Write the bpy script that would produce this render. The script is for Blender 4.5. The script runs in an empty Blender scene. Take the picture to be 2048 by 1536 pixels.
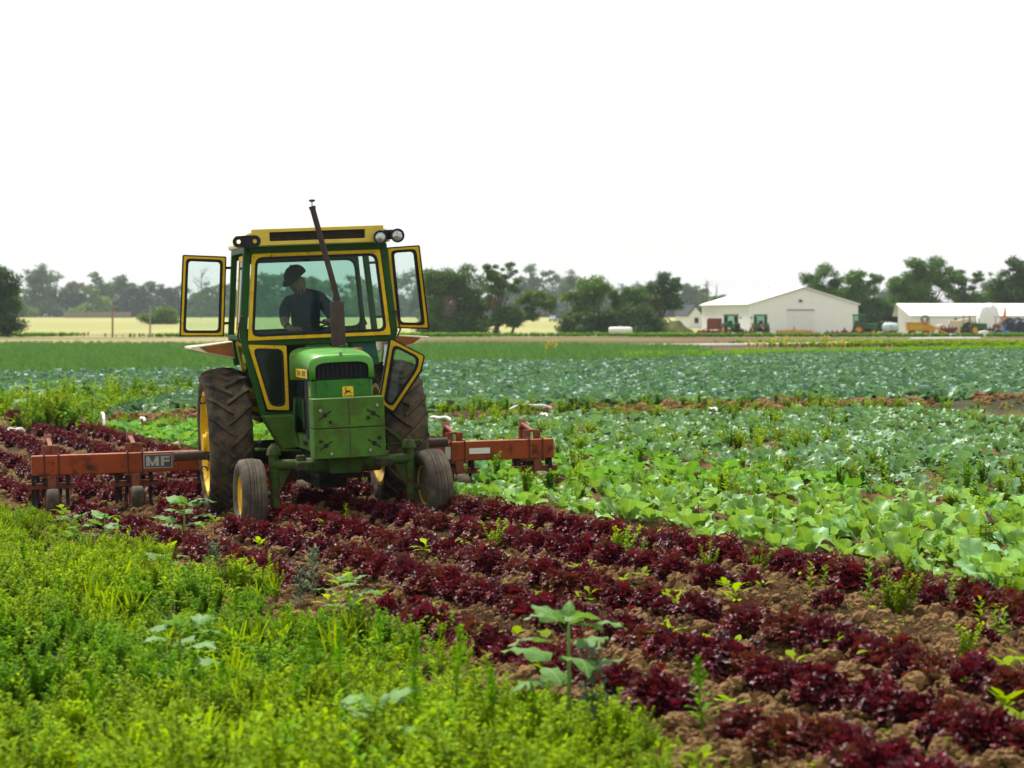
import bpy, bmesh, math, random
import numpy as np
from mathutils import Vector, Matrix, Euler
R = math.radians
S = bpy.context.scene
C = S.collection
rng = np.random.default_rng(11)
random.seed(5)

# ------------------------------------------------------------------ camera
CAM_H, FPX = 2.2, 5000.0
cd = bpy.data.cameras.new('camera')
cd.sensor_width = 36; cd.lens = FPX / 2048 * 36
cd.shift_y = -128 / 2048
cd.clip_start = 0.2; cd.clip_end = 9000
cd.dof.use_dof = True; cd.dof.focus_distance = 25; cd.dof.aperture_fstop = 3.8
cam = bpy.data.objects.new('camera', cd); C.objects.link(cam)
cam.location = (0, 0, CAM_H); cam.rotation_euler = (R(90), 0, 0)
S.camera = cam

# ------------------------------------------------------------------ sky, sun, exposure
SUN_EL, SUN_AZ = 58, -28            # high, behind the tractor and a little to the left
w = bpy.data.worlds.new('World'); S.world = w; w.use_nodes = True
nt = w.node_tree; nt.nodes.clear()
sky = nt.nodes.new('ShaderNodeTexSky'); sky.sky_type = 'NISHITA'; sky.sun_disc = False
sky.sun_elevation = R(SUN_EL); sky.sun_rotation = R(SUN_AZ); sky.dust_density = 4
sc_ = nt.nodes.new('ShaderNodeVectorMath'); sc_.operation = 'SCALE'; sc_.inputs['Scale'].default_value = 0.12
mx = nt.nodes.new('ShaderNodeMix'); mx.data_type = 'RGBA'
mx.inputs[0].default_value = 0.9                      # a closed white overcast over the clear sky
mx.inputs[7].default_value = (1.0, 1.005, 0.99, 1)
bg = nt.nodes.new('ShaderNodeBackground'); bg.inputs[1].default_value = 0.83
wo = nt.nodes.new('ShaderNodeOutputWorld')
nt.links.new(sky.outputs[0], sc_.inputs[0]); nt.links.new(sc_.outputs[0], mx.inputs[6])
nt.links.new(mx.outputs[2], bg.inputs[0]); nt.links.new(bg.outputs[0], wo.inputs[0])
sl = bpy.data.lights.new('sun', 'SUN'); sl.energy = 5.0; sl.angle = R(7); sl.color = (1, .95, .86)
so = bpy.data.objects.new('sun', sl); C.objects.link(so)
sd = Vector((math.sin(R(SUN_AZ)) * math.cos(R(SUN_EL)), math.cos(R(SUN_AZ)) * math.cos(R(SUN_EL)), math.sin(R(SUN_EL))))
so.rotation_euler = sd.to_track_quat('Z', 'Y').to_euler(); so.location = (-30, 60, 90)
S.view_settings.view_transform = 'Standard'; S.view_settings.look = 'None'
S.view_settings.exposure = 0.40; S.view_settings.gamma = 1; S.view_settings.use_curve_mapping = False
S.render.engine = 'CYCLES'
S.cycles.max_bounces = 7; S.cycles.diffuse_bounces = 3; S.cycles.glossy_bounces = 2
S.cycles.transmission_bounces = 4; S.cycles.transparent_max_bounces = 16; S.cycles.volume_bounces = 0
S.cycles.use_denoising = True; S.cycles.caustics_reflective = False; S.cycles.caustics_refractive = False
S.cycles.sample_clamp_indirect = 6

# ------------------------------------------------------------------ materials
def nodes(name):
    m = bpy.data.materials.new(name); m.use_nodes = True
    t = m.node_tree; t.nodes.clear()
    o = t.nodes.new('ShaderNodeOutputMaterial')
    return m, t, o
def N(t, kind, **kw):
    n = t.nodes.new(kind)
    for k, v in kw.items(): setattr(n, k, v)
    return n
def mixc(t, fac, a, b, blend='MIX'):
    n = N(t, 'ShaderNodeMix', data_type='RGBA', blend_type=blend)
    for i, v in ((0, fac), (6, a), (7, b)):
        if hasattr(v, 'is_output'): t.links.new(v, n.inputs[i])
        elif i == 0: n.inputs[0].default_value = v
        else: n.inputs[i].default_value = (*v, 1) if len(v) == 3 else v
    return n.outputs[2]
def noise(t, scale, detail=4, rough=.6, vec=None):
    n = N(t, 'ShaderNodeTexNoise'); n.inputs['Scale'].default_value = scale
    n.inputs['Detail'].default_value = detail; n.inputs['Roughness'].default_value = rough
    if vec is None:
        tc = N(t, 'ShaderNodeTexCoord'); vec = tc.outputs['Object']
    t.links.new(vec, n.inputs['Vector'])
    return n.outputs['Fac']
def ramp(t, val, lo, hi):
    n = N(t, 'ShaderNodeMapRange'); n.inputs['From Min'].default_value = lo; n.inputs['From Max'].default_value = hi
    t.links.new(val, n.inputs['Value']); return n.outputs['Result']
def pmat(name, base, rough=.55, metal=0., var=.18, vs=6., dirt=None, bump=0., bs=60., coat=0., spec=.22):
    """painted / plain surface: base colour with patchy wear; dirt = (colour, scale, threshold, softness)"""
    m, t, o = nodes(name)
    p = N(t, 'ShaderNodeBsdfPrincipled'); t.links.new(p.outputs[0], o.inputs[0])
    dark = tuple(c * (1 - var) for c in base); lite = tuple(min(1, c * (1 + var)) for c in base)
    col = mixc(t, ramp(t, noise(t, vs), .3, .7), dark, lite)
    rsock = None
    if dirt:
        f = ramp(t, noise(t, dirt[1], 6, .68), dirt[2], dirt[2] + dirt[3])
        col = mixc(t, f, col, dirt[0])
        r2 = N(t, 'ShaderNodeMapRange'); t.links.new(f, r2.inputs['Value'])
        r2.inputs['To Min'].default_value = rough; r2.inputs['To Max'].default_value = .9
        rsock = r2.outputs[0]
    t.links.new(col, p.inputs['Base Color'])
    p.inputs['Specular IOR Level'].default_value = spec; p.inputs['Metallic'].default_value = metal; p.inputs['Roughness'].default_value = rough
    if rsock: t.links.new(rsock, p.inputs['Roughness'])
    p.inputs['Coat Weight'].default_value = coat
    if bump:
        b = N(t, 'ShaderNodeBump'); b.inputs['Strength'].default_value = bump; b.inputs['Distance'].default_value = .02
        t.links.new(noise(t, bs, 5, .65), b.inputs['Height']); t.links.new(b.outputs[0], p.inputs['Normal'])
    return m
def leafmat(name, c1, c2, trans=.35, rough=.45, spec=.4, ovar=.25, tint=None, veins=False):
    """foliage: colour varies from leaf to leaf (mesh island) and from plant to plant (object)"""
    m, t, o = nodes(name)
    g = N(t, 'ShaderNodeNewGeometry'); oi = N(t, 'ShaderNodeObjectInfo')
    col = mixc(t, g.outputs['Random Per Island'], c1, c2)
    if tint: col = mixc(t, ramp(t, oi.outputs['Random'], .55, 1.0), col, tint)
    if veins:                                           # pale midrib and side veins in the blade's own axes
        tc = N(t, 'ShaderNodeTexCoord'); sx = N(t, 'ShaderNodeSeparateXYZ'); t.links.new(tc.outputs['Object'], sx.inputs[0])
        ab = N(t, 'ShaderNodeMath', operation='ABSOLUTE'); t.links.new(sx.outputs[1], ab.inputs[0])
        mid = ramp(t, ab.outputs[0], .028, .012)
        ml = N(t, 'ShaderNodeMath', operation='MULTIPLY_ADD'); t.links.new(ab.outputs[0], ml.inputs[0]); ml.inputs[1].default_value = -.75; t.links.new(sx.outputs[0], ml.inputs[2])
        fr_ = N(t, 'ShaderNodeMath', operation='PINGPONG'); t.links.new(ml.outputs[0], fr_.inputs[0]); fr_.inputs[1].default_value = .065
        sv = ramp(t, fr_.outputs[0], .012, .003)
        mxm = N(t, 'ShaderNodeMath', operation='MAXIMUM'); t.links.new(mid, mxm.inputs[0]); t.links.new(sv, mxm.inputs[1])
        mf = N(t, 'ShaderNodeMath', operation='MULTIPLY'); t.links.new(mxm.outputs[0], mf.inputs[0]); mf.inputs[1].default_value = .45
        col = mixc(t, mf.outputs[0], col, (.34, .46, .24))
    hv = N(t, 'ShaderNodeHueSaturation'); t.links.new(col, hv.inputs['Color'])
    vr = N(t, 'ShaderNodeMapRange'); t.links.new(oi.outputs['Random'], vr.inputs['Value'])
    vr.inputs['To Min'].default_value = 1 - ovar; vr.inputs['To Max'].default_value = 1 + ovar
    t.links.new(vr.outputs[0], hv.inputs['Value'])
    p = N(t, 'ShaderNodeBsdfPrincipled'); t.links.new(hv.outputs[0], p.inputs['Base Color'])
    p.inputs['Roughness'].default_value = rough; p.inputs['Specular IOR Level'].default_value = spec
    tr = N(t, 'ShaderNodeBsdfTranslucent')
    tc = N(t, 'ShaderNodeMix', data_type='RGBA', blend_type='MULTIPLY'); tc.inputs[0].default_value = 1
    tc.inputs[7].default_value = (1.5, 1.35, .7, 1); t.links.new(hv.outputs[0], tc.inputs[6])
    t.links.new(tc.outputs[2], tr.inputs['Color'])
    ms = N(t, 'ShaderNodeMixShader'); ms.inputs[0].default_value = trans
    t.links.new(p.outputs[0], ms.inputs[1]); t.links.new(tr.outputs[0], ms.inputs[2]); t.links.new(ms.outputs[0], o.inputs[0])
    return m
def glassmat(name, tint, dust=.06):
    m, t, o = nodes(name)
    tp = N(t, 'ShaderNodeBsdfTransparent'); tp.inputs[0].default_value = (*tint, 1)
    gl = N(t, 'ShaderNodeBsdfGlossy'); gl.inputs['Roughness'].default_value = .04; gl.inputs['Color'].default_value = (.9, 1, .95, 1)
    fr = N(t, 'ShaderNodeFresnel'); fr.inputs[0].default_value = 1.22
    m1 = N(t, 'ShaderNodeMixShader'); t.links.new(fr.outputs[0], m1.inputs[0]); t.links.new(tp.outputs[0], m1.inputs[1]); t.links.new(gl.outputs[0], m1.inputs[2])
    df = N(t, 'ShaderNodeBsdfDiffuse'); df.inputs[0].default_value = (.36, .47, .42, 1)
    sc = N(t, 'ShaderNodeMath', operation='MULTIPLY'); sc.inputs[1].default_value = dust * 2
    t.links.new(ramp(t, noise(t, 3.5, 6, .7), .25, .8), sc.inputs[0])
    m2 = N(t, 'ShaderNodeMixShader'); t.links.new(sc.outputs[0], m2.inputs[0]); t.links.new(m1.outputs[0], m2.inputs[1]); t.links.new(df.outputs[0], m2.inputs[2])
    t.links.new(m2.outputs[0], o.inputs[0])
    return m
RUST = (.075, .032, .016); DUST = (.20, .15, .09)
M = {}
M['green'] = pmat('green_paint', (.018, .145, .005), .42, var=.25, vs=5, dirt=((.07, .12, .02), 9, .54, .35), bump=.05, spec=.35)
M['green_worn'] = pmat('worn_green_paint', (.052, .140, .012), .62, var=.30, vs=4, dirt=((.062, .045, .018), 6, .48, .30), bump=.12, bs=40)
M['green_cab'] = pmat('cab_green_paint', (.011, .066, .006), .5, var=.2, vs=4, dirt=((.08, .10, .05), 9, .6, .3))
M['green_hood'] = pmat('hood_green_paint', (.055, .27, .012), .36, var=.12, vs=3, dirt=((.16, .25, .05), 5, .5, .4), coat=.15, spec=.4)
M['yellow'] = pmat('yellow_paint', (.64, .41, .005), .5, var=.16, vs=9, dirt=((.10, .05, .015), 16, .60, .14))
M['yellow_rim'] = pmat('yellow_rim_paint', (.74, .46, .015), .55, var=.16, vs=7, dirt=((.09, .055, .03), 15, .60, .14))
M['fascia'] = pmat('faded_yellow_paint', (.62, .46, .07), .55, var=.12, vs=5, dirt=((.2, .12, .05), 14, .66, .2))
M['cream'] = pmat('cream_roof_paint', (.72, .64, .44), .6, var=.1, vs=4, dirt=((.35, .24, .12), 8, .62, .2))
M['black'] = pmat('black_rubber_seal', (.012, .012, .013), .6, var=.3)
M['dark'] = pmat('greasy_dark_iron', (.014, .015, .012), .7, var=.4, vs=9, dirt=((.04, .032, .022), 7, .6, .3))
M['tyre'] = pmat('dusty_tyre_rubber', (.030, .027, .023), .85, var=.25, vs=5, dirt=((.175, .125, .07), 4.5, .40, .36), bump=.25, bs=30)
M['tyre_front'] = pmat('dusty_front_tyre_rubber', (.06, .053, .043), .88, var=.2, vs=6, dirt=((.20, .16, .10), 4, .38, .40), bump=.25, bs=40)
M['screen'] = pmat('blue_black_screen', (.016, .021, .030), .7, var=.2, vs=20)
M['rusty'] = pmat('rusty_exhaust_steel', (.055, .038, .033), .8, var=.25, vs=9, dirt=((.075, .035, .022), 14, .55, .2), bump=.15)
M['steel'] = pmat('bare_steel', (.35, .33, .3), .4, .8, var=.2)
M['orange'] = pmat('orange_toolbar_paint', (.27, .048, .010), .55, var=.18, vs=4, dirt=((.045, .024, .016), 7, .54, .14), bump=.06)
M['redbrown'] = pmat('dull_red_iron', (.20, .058, .030), .65, var=.25, vs=9, dirt=((.045, .03, .022), 12, .52, .2))
M['fade_orange'] = pmat('rust_orange_patch', (.30, .10, .025), .65, var=.2, vs=5, dirt=((.06, .11, .03), 3.2, .46, .25))
M['green_rusty'] = pmat('rusty_green_axle_paint', (.034, .085, .010), .65, var=.3, vs=6, dirt=((.06, .03, .016), 10, .47, .18), bump=.15, bs=40)
M['teal'] = pmat('teal_green_box', (.02, .10, .065), .5, var=.2)
M['red'] = pmat('red_plastic', (.45, .05, .035), .45, var=.1)
M['white'] = pmat('white_paint', (.74, .74, .71), .5, var=.06, vs=3, dirt=((.35, .31, .25), 9, .72, .15))
M['plate_grey'] = pmat('grey_plate', (.075, .085, .085), .5, var=.15, dirt=((.13, .08, .05), 20, .63, .1))
M['plate_silver'] = pmat('silver_lettering', (.42, .42, .40), .45, .3, var=.2, vs=30)
M['logo_yellow'] = pmat('logo_yellow', (.80, .52, .02), .45, var=.04)
M['logo_black'] = pmat('logo_black', (.015, .015, .012), .5, var=.1)
M['lens'] = pmat('lamp_lens', (.42, .45, .43), .10, .6, var=.5, vs=25)
M['glass'] = glassmat('tinted_cab_glass', (.77, .885, .84), .012)
M['glass_door'] = glassmat('door_glass', (.90, .965, .94), .03)
M['skin'] = pmat('skin', (.26, .14, .09), .55, var=.08)
M['shirt'] = pmat('navy_shirt', (.018, .028, .055), .85, var=.15, vs=12)
M['trousers'] = pmat('dark_trousers', (.03, .032, .04), .85, var=.15)
M['cap'] = pmat('dark_cap', (.012, .014, .018), .8, var=.15)

# ------------------------------------------------------------------ mesh helpers
def tag(o, label=None, cat=None, group=None, kind=None):
    if label: o['label'] = label
    if cat: o['category'] = cat
    if group: o['group'] = group
    if kind: o['kind'] = kind
    return o
def empty(name, loc=(0, 0, 0), rot=(0, 0, 0)):
    o = bpy.data.objects.new(name, None); C.objects.link(o)
    o.location = loc; o.rotation_euler = rot; o.empty_display_size = .2
    return o
class MB:
    def __init__(s): s.v = []; s.f = []; s.m = []; s.mi = 0
    def add(s, vs, fs, mat=None):
        b = len(s.v)
        s.v += [tuple(mat @ Vector(p)) if mat else tuple(p) for p in vs]
        s.f += [tuple(i + b for i in f) for f in fs]; s.m += [s.mi] * len(fs)
        return s
    def box(s, x0, x1, y0, y1, z0, z1, mat=None):
        vs = [(x, y, z) for z in (z0, z1) for y in (y0, y1) for x in (x0, x1)]
        return s.add(vs, [(0, 2, 3, 1), (4, 5, 7, 6), (0, 1, 5, 4), (2, 6, 7, 3), (0, 4, 6, 2), (1, 3, 7, 5)], mat)
    def bar(s, p0, p1, w, h, up=(0, 0, 1)):
        p0, p1 = Vector(p0), Vector(p1); d = (p1 - p0); L = d.length; d.normalize()
        a = d.cross(Vector(up));
        if a.length < 1e-4: a = d.cross(Vector((0, 1, 0)))
        a.normalize(); b = a.cross(d)
        vs = [p + a * sx * w / 2 + b * sz * h / 2 for p in (p0, p1) for sz in (-1, 1) for sx in (-1, 1)]
        return s.add(vs, [(0, 1, 3, 2), (4, 6, 7, 5), (0, 4, 5, 1), (2, 3, 7, 6), (0, 2, 6, 4), (1, 5, 7, 3)])
    def tube(s, pts, rs, n=10, cap=True):
        pts = [Vector(p) for p in pts]
        if not hasattr(rs, '__len__'): rs = [rs] * len(pts)
        vs = []; fs = []; ref = None
        for i, p in enumerate(pts):
            d = (pts[min(i + 1, len(pts) - 1)] - pts[max(i - 1, 0)]).normalized()
            if ref is None: ref = Vector((0, 0, 1)) if abs(d.z) < .9 else Vector((1, 0, 0))
            a = d.cross(ref)
            if a.length < 1e-4: a = d.cross(Vector((0, 1, 0)))
            a.normalize(); b = a.cross(d).normalized()
            vs += [p + (a * math.cos(k / n * math.tau) + b * math.sin(k / n * math.tau)) * rs[i] for k in range(n)]
        for i in range(len(pts) - 1):
            for k in range(n):
                k2 = (k + 1) % n; fs.append((i * n + k, i * n + k2, i * n + n + k2, i * n + n + k))
        if cap: fs += [tuple(range(n))[::-1], tuple(range((len(pts) - 1) * n, len(pts) * n))]
        return s.add(vs, fs)
    def lathe(s, prof, n=32, axis='x', c=(0, 0, 0), closed=False):
        """prof: list of (a, r), a along the axis"""
        vs = []; fs = []; k = len(prof)
        for j in range(n):
            t = j / n * math.tau
            for a, r in prof:
                p = (a, r * math.cos(t), r * math.sin(t))
                if axis == 'z': p = (p[1], p[2], p[0])
                if axis == 'y': p = (p[1], p[0], p[2])
                vs.append((p[0] + c[0], p[1] + c[1], p[2] + c[2]))
        for j in range(n):
            j2 = (j + 1) % n
            for i in range(k if closed else k - 1):
                i2 = (i + 1) % k; fs.append((j * k + i, j * k + i2, j2 * k + i2, j2 * k + i))
        return s.add(vs, fs)
    def prism(s, poly, y0, y1, plane='xz'):
        n = len(poly)
        f = {'xz': lambda a, b, c: (a, c, b), 'yz': lambda a, b, c: (c, a, b), 'xy': lambda a, b, c: (a, b, c)}[plane]
        vs = [f(a, b, y0) for a, b in poly] + [f(a, b, y1) for a, b in poly]
        fs = [tuple(range(n)), tuple(range(2 * n - 1, n - 1, -1))] + [(i, i + n, (i + 1) % n + n, (i + 1) % n) for i in range(n)]
        return s.add(vs, fs)
    def build(s, name, mats, parent=None, smooth=False, bevel=0, link=True):
        me = bpy.data.meshes.new(name); me.from_pydata(s.v, [], s.f)
        mats = mats if isinstance(mats, (list, tuple)) else [mats]
        for m in mats: me.materials.append(m)
        if len(mats) > 1: me.polygons.foreach_set('material_index', s.m)
        bm = bmesh.new(); bm.from_mesh(me); bmesh.ops.recalc_face_normals(bm, faces=bm.faces); bm.to_mesh(me); bm.free()
        if smooth:
            me.polygons.foreach_set('use_smooth', [True] * len(me.polygons)); me.set_sharp_from_angle(angle=R(smooth if smooth > 1 else 40))
        o = bpy.data.objects.new(name, me)
        if link: C.objects.link(o)
        if parent: o.parent = parent
        if bevel:
            b = o.modifiers.new('bevel', 'BEVEL'); b.width = bevel; b.segments = 2; b.limit_method = 'ANGLE'; b.angle_limit = R(40)
        return o
def mesh_np(name, V, F, mat=None, smooth=True):
    V = np.asarray(V, dtype=np.float32); F = np.asarray(F, dtype=np.int32)
    me = bpy.data.meshes.new(name); k = F.shape[1]
    me.vertices.add(len(V)); me.vertices.foreach_set('co', V.ravel())
    me.loops.add(F.size); me.loops.foreach_set('vertex_index', F.ravel())
    me.polygons.add(len(F)); me.polygons.foreach_set('loop_start', np.arange(len(F), dtype=np.int32) * k)
    if smooth: me.polygons.foreach_set('use_smooth', np.ones(len(F), dtype=bool))
    me.update(calc_edges=True); me.validate()
    if mat: me.materials.append(mat)
    return me
def obj(name, me, parent=None, loc=None, rot=None, scale=None, link=True):
    o = bpy.data.objects.new(name, me)
    if link: C.objects.link(o)
    if parent: o.parent = parent
    if loc is not None: o.location = loc
    if rot is not None: o.rotation_euler = rot
    if scale is not None: o.scale = (scale,) * 3 if not hasattr(scale, '__len__') else scale
    return o
def round_poly(corners, r, k=4):
    out = []; n = len(corners)
    for i in range(n):
        p = Vector(corners[i]); a = Vector(corners[i - 1]) - p; b = Vector(corners[(i + 1) % n]) - p
        ra = min(r, a.length * .45, b.length * .45)
        p0 = p + a.normalized() * ra; p1 = p + b.normalized() * ra
        for j in range(k):
            t = j / (k - 1); q = (1 - t) ** 2 * p0 + 2 * t * (1 - t) * p + t * t * p1; out.append((q.x, q.y))
    return out
def inset(corners, d):
    n = len(corners); out = []
    area = sum(corners[i - 1][0] * corners[i][1] - corners[i][0] * corners[i - 1][1] for i in range(n)); sg = 1 if area > 0 else -1
    for i in range(n):
        p = Vector(corners[i]); e0 = (p - Vector(corners[i - 1])).normalized(); e1 = (Vector(corners[(i + 1) % n]) - p).normalized()
        n0 = Vector((-e0.y, e0.x)) * sg; n1 = Vector((-e1.y, e1.x)) * sg
        b = (n0 + n1); b = b / max(.2, b.dot(n0)); out.append(tuple(p + b * d))
    return out
def ring(mb, outer, inner, y0, y1, ymap=None):
    """a frame between two outlines with the same number of points, in the xz plane, y0..y1 thick"""
    n = len(outer); fy = ymap or (lambda x, z: 0)
    vs = [(x, y + fy(x, z), z) for y in (y0, y1) for pl in (outer, inner) for x, z in pl]
    fs = []
    for i in range(n):
        j = (i + 1) % n
        fs += [(i, j, n + j, n + i), (2 * n + i, 3 * n + i, 3 * n + j, 2 * n + j), (i, 2 * n + i, 2 * n + j, j), (n + i, n + j, 3 * n + j, 3 * n + i)]
    return mb.add(vs, fs)
def panel(mb, outline, y0, y1, ymap=None):
    n = len(outline); fy = ymap or (lambda x, z: 0)
    vs = [(x, y + fy(x, z), z) for y in (y0, y1) for x, z in outline]
    return mb.add(vs, [tuple(range(n)), tuple(range(2 * n - 1, n - 1, -1))] + [(i, i + n, (i + 1) % n + n, (i + 1) % n) for i in range(n)])
def text_mesh(name, body, size, mat, parent, loc, rot, ext=.001):
    cu = bpy.data.curves.new(name, 'FONT'); cu.body = body; cu.size = size; cu.extrude = ext; cu.align_x = 'CENTER'; cu.align_y = 'CENTER'
    to = bpy.data.objects.new(name + '_tmp', cu); C.objects.link(to)
    me = bpy.data.meshes.new_from_object(to.evaluated_get(bpy.context.evaluated_depsgraph_get())); me.name = name
    bpy.data.objects.remove(to); me.materials.clear(); me.materials.append(mat)
    return obj(name, me, parent, loc, rot)
def scatter(name, protos, P, rotz, scl, idx, tilt=None):
    """stuff: meshes set out on points with geometry nodes"""
    n = len(P)
    me = bpy.data.meshes.new(name); me.vertices.add(n); me.vertices.foreach_set('co', np.asarray(P, np.float32).ravel())
    rot = np.zeros((n, 3), np.float32); rot[:, 2] = rotz
    if tilt is not None: rot[:, :2] = tilt
    a = me.attributes.new('rot', 'FLOAT_VECTOR', 'POINT'); a.data.foreach_set('vector', rot.ravel())
    a = me.attributes.new('scl', 'FLOAT', 'POINT'); a.data.foreach_set('value', np.asarray(scl, np.float32))
    a = me.attributes.new('pick', 'INT', 'POINT'); a.data.foreach_set('value', np.asarray(idx, np.int32))
    o = obj(name, me)
    g = bpy.data.node_groups.new(name + '_nodes', 'GeometryNodeTree')
    g.interface.new_socket('Geometry', in_out='INPUT', socket_type='NodeSocketGeometry')
    g.interface.new_socket('Geometry', in_out='OUTPUT', socket_type='NodeSocketGeometry')
    gi = g.nodes.new('NodeGroupInput'); go = g.nodes.new('NodeGroupOutput'); ip = g.nodes.new('GeometryNodeInstanceOnPoints')
    jn = g.nodes.new('GeometryNodeJoinGeometry')
    for me_ in reversed(protos):
        po = bpy.data.objects.new(name + '_source', me_)
        oi = g.nodes.new('GeometryNodeObjectInfo'); oi.inputs['Object'].default_value = po; oi.inputs['As Instance'].default_value = True
        g.links.new(oi.outputs['Geometry'], jn.inputs[0])
    def attr(nm, ty):
        a = g.nodes.new('GeometryNodeInputNamedAttribute'); a.data_type = ty; a.inputs['Name'].default_value = nm
        return a.outputs['Attribute']
    e2r = g.nodes.new('FunctionNodeEulerToRotation'); g.links.new(attr('rot', 'FLOAT_VECTOR'), e2r.inputs[0])
    g.links.new(gi.outputs[0], ip.inputs['Points']); g.links.new(jn.outputs[0], ip.inputs['Instance'])
    ip.inputs['Pick Instance'].default_value = True
    g.links.new(attr('pick', 'INT'), ip.inputs['Instance Index']); g.links.new(e2r.outputs[0], ip.inputs['Rotation'])
    g.links.new(attr('scl', 'FLOAT'), ip.inputs['Scale']); g.links.new(ip.outputs[0], go.inputs[0])
    md = o.modifiers.new('scatter', 'NODES'); md.node_group = g
    return o

# ------------------------------------------------------------------ terrain
_tab = rng.random((256, 256))
def vnoise(x, y, s=0):
    x = np.asarray(x, float) + s * 17.3; y = np.asarray(y, float) + s * 5.7
    xi = np.floor(x).astype(int); yi = np.floor(y).astype(int); u = x - xi; v = y - yi
    u = u * u * (3 - 2 * u); v = v * v * (3 - 2 * v)
    a = _tab[xi % 256, yi % 256]; b = _tab[(xi + 1) % 256, yi % 256]; c = _tab[xi % 256, (yi + 1) % 256]; d = _tab[(xi + 1) % 256, (yi + 1) % 256]
    return (a * (1 - u) + b * u) * (1 - v) + (c * (1 - u) + d * u) * v
def sstep(a, b, x):
    t = np.clip((np.asarray(x, float) - a) / (b - a), 0, 1); return t * t * (3 - 2 * t)
TAN20 = math.tan(R(20))
def rowc(x, y): return np.asarray(x) + TAN20 * (np.asarray(y) - 26)       # which crop row a point lies in
def rowx(c, y): return c - TAN20 * (np.asarray(y) - 26)
LETTUCE_ROWS = [-.31, -1.24, -2.2, -3.12, -4.02]
def ditch_y(x): return 55 + .57 * (np.asarray(x) + 1)
def zbase(x, y):
    x = np.asarray(x, float); y = np.asarray(y, float)
    z = .042 * (np.clip(x + 2.3, -4.5, 4.5)) * (1 - sstep(34, 48, y))
    z = z + 3.0 * sstep(400, 760, y)
    return z
def zground(x, y, fine=True):
    x = np.asarray(x, float); y = np.asarray(y, float)
    z = zbase(x, y); c = rowc(x, y)
    infield = sstep(-4.9, -4.3, c) * (1 - sstep(46, 50, y))
    ph = (c + .31) / .93
    z = z + infield * .055 * np.cos(ph * math.tau) * (c < 12)
    dd = (y - ditch_y(x))
    z = z + .20 * np.exp(-(dd / 1.1) ** 2) * (.4 + vnoise(x * .8, y * .8, 3)) * (np.abs(dd) < 6)
    if fine:
        k = (sstep(-5.5, -4.4, c) * .6 + .4) * (1 - sstep(40, 70, y))
        furrow = .55 + .45 * (1 - np.cos(ph * math.tau)) / 2
        b = np.abs(vnoise(x * 3.6, y * 3.6, 1) - .5) * 2; b2 = np.abs(vnoise(x * 8, y * 8, 2) - .5) * 2; b3 = vnoise(x * 19, y * 19, 4)
        z = z + k * furrow * ((1 - b) * .12 + (1 - b2) * .10 + b3 * .085 - .13)
    return z
def hw(y): return .30 * np.asarray(y) + 3.2                                # how far to the sides the place is built
ys = [6.5]
while ys[-1] < 4500: ys.append(ys[-1] * (1.0034 if ys[-1] < 36 else 1.0125 if ys[-1] < 520 else 1.06))
ys = np.array(ys); NU = 420
u = np.linspace(-1, 1, NU)
YY = np.repeat(ys[:, None], NU, 1); XX = u[None, :] * hw(ys)[:, None] * np.where(ys > 200, 1.5, 1 + .5 * sstep(60, 200, ys))[:, None]
ZZ = zground(XX, YY)
V = np.stack([XX, YY, ZZ], -1).reshape(-1, 3)
ii = np.arange((len(ys) - 1) * NU).reshape(len(ys) - 1, NU)[:, :-1].ravel()
F = np.stack([ii, ii + 1, ii + NU + 1, ii + NU], -1)
m, t, o_ = nodes('field_ground')
p = N(t, 'ShaderNodeBsdfPrincipled'); t.links.new(p.outputs[0], o_.inputs[0])
at = N(t, 'ShaderNodeAttribute', attribute_name='earth')
tc = N(t, 'ShaderNodeTexCoord')
n1 = noise(t, 2.3, 7, .7, tc.outputs['Object']); n2 = noise(t, 28, 5, .7, tc.outputs['Object'])
c_ = mixc(t, ramp(t, n1, .32, .68), (.62, .58, .52), (1.3, 1.3, 1.3)); c2_ = mixc(t, ramp(t, n2, .25, .75), (.7, .68, .66), (1.28, 1.26, 1.22))
t.links.new(mixc(t, 1., mixc(t, 1., at.outputs['Color'], c_, 'MULTIPLY'), c2_, 'MULTIPLY'), p.inputs['Base Color'])
p.inputs['Roughness'].default_value = .95; p.inputs['Specular IOR Level'].default_value = .15
b = N(t, 'ShaderNodeBump'); b.inputs['Strength'].default_value = 1; b.inputs['Distance'].default_value = .06
t.links.new(noise(t, 45, 6, .75, tc.outputs['Object']), b.inputs['Height']); t.links.new(b.outputs[0], p.inputs['Normal'])
M['ground'] = m
gm = mesh_np('ground', V, F, m)
# what the earth is made of, zone by zone
x, y = V[:, 0], V[:, 1]; c = rowc(x, y); wob = (vnoise(x * .12, y * .05, 6) - .5)
col = np.tile(np.array([.195, .113, .042]), (len(V), 1))                   # dry tan crumbs over
moist_shade = sstep(.42, .62, vnoise(x * 2.6, y * 2.6, 8) * .6 + vnoise(x * .6, y * .6, 9) * .4)
col = col * (1 - moist_shade[:, None]) + np.array([.068, .037, .013]) * moist_shade[:, None]   # damp loam, deepened and spread to paint in the soil's deep shading
def zone(mask, rgb):
    global col
    mask = np.asarray(mask, float)[:, None]; col = col * (1 - mask) + np.array(rgb) * mask
zone(sstep(-4.2, -4.9, c) * (y < 60), (.125, .085, .036))
zone(sstep(58, 66, y + wob * 10) * (y < 280), (.05, .075, .035))
zone(sstep(172, 185, y + wob * 20 - x * .35), (.13, .082, .042))             # ploughed strip
zone(sstep(318, 332, y + wob * 30), (.20, .19, .085))          # yard turf
zone(sstep(370, 420, y + wob * 80), (.33, .325, .14))                       # dry pasture
zone(sstep(.52, .66, vnoise(x * .02, y * .012, 12)) * (y > 400) * .8, (.27, .29, .11))
zone(sstep(215, 240, y) * sstep(-6, -22, x) * (y < 380), (.30, .25, .13))
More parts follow.
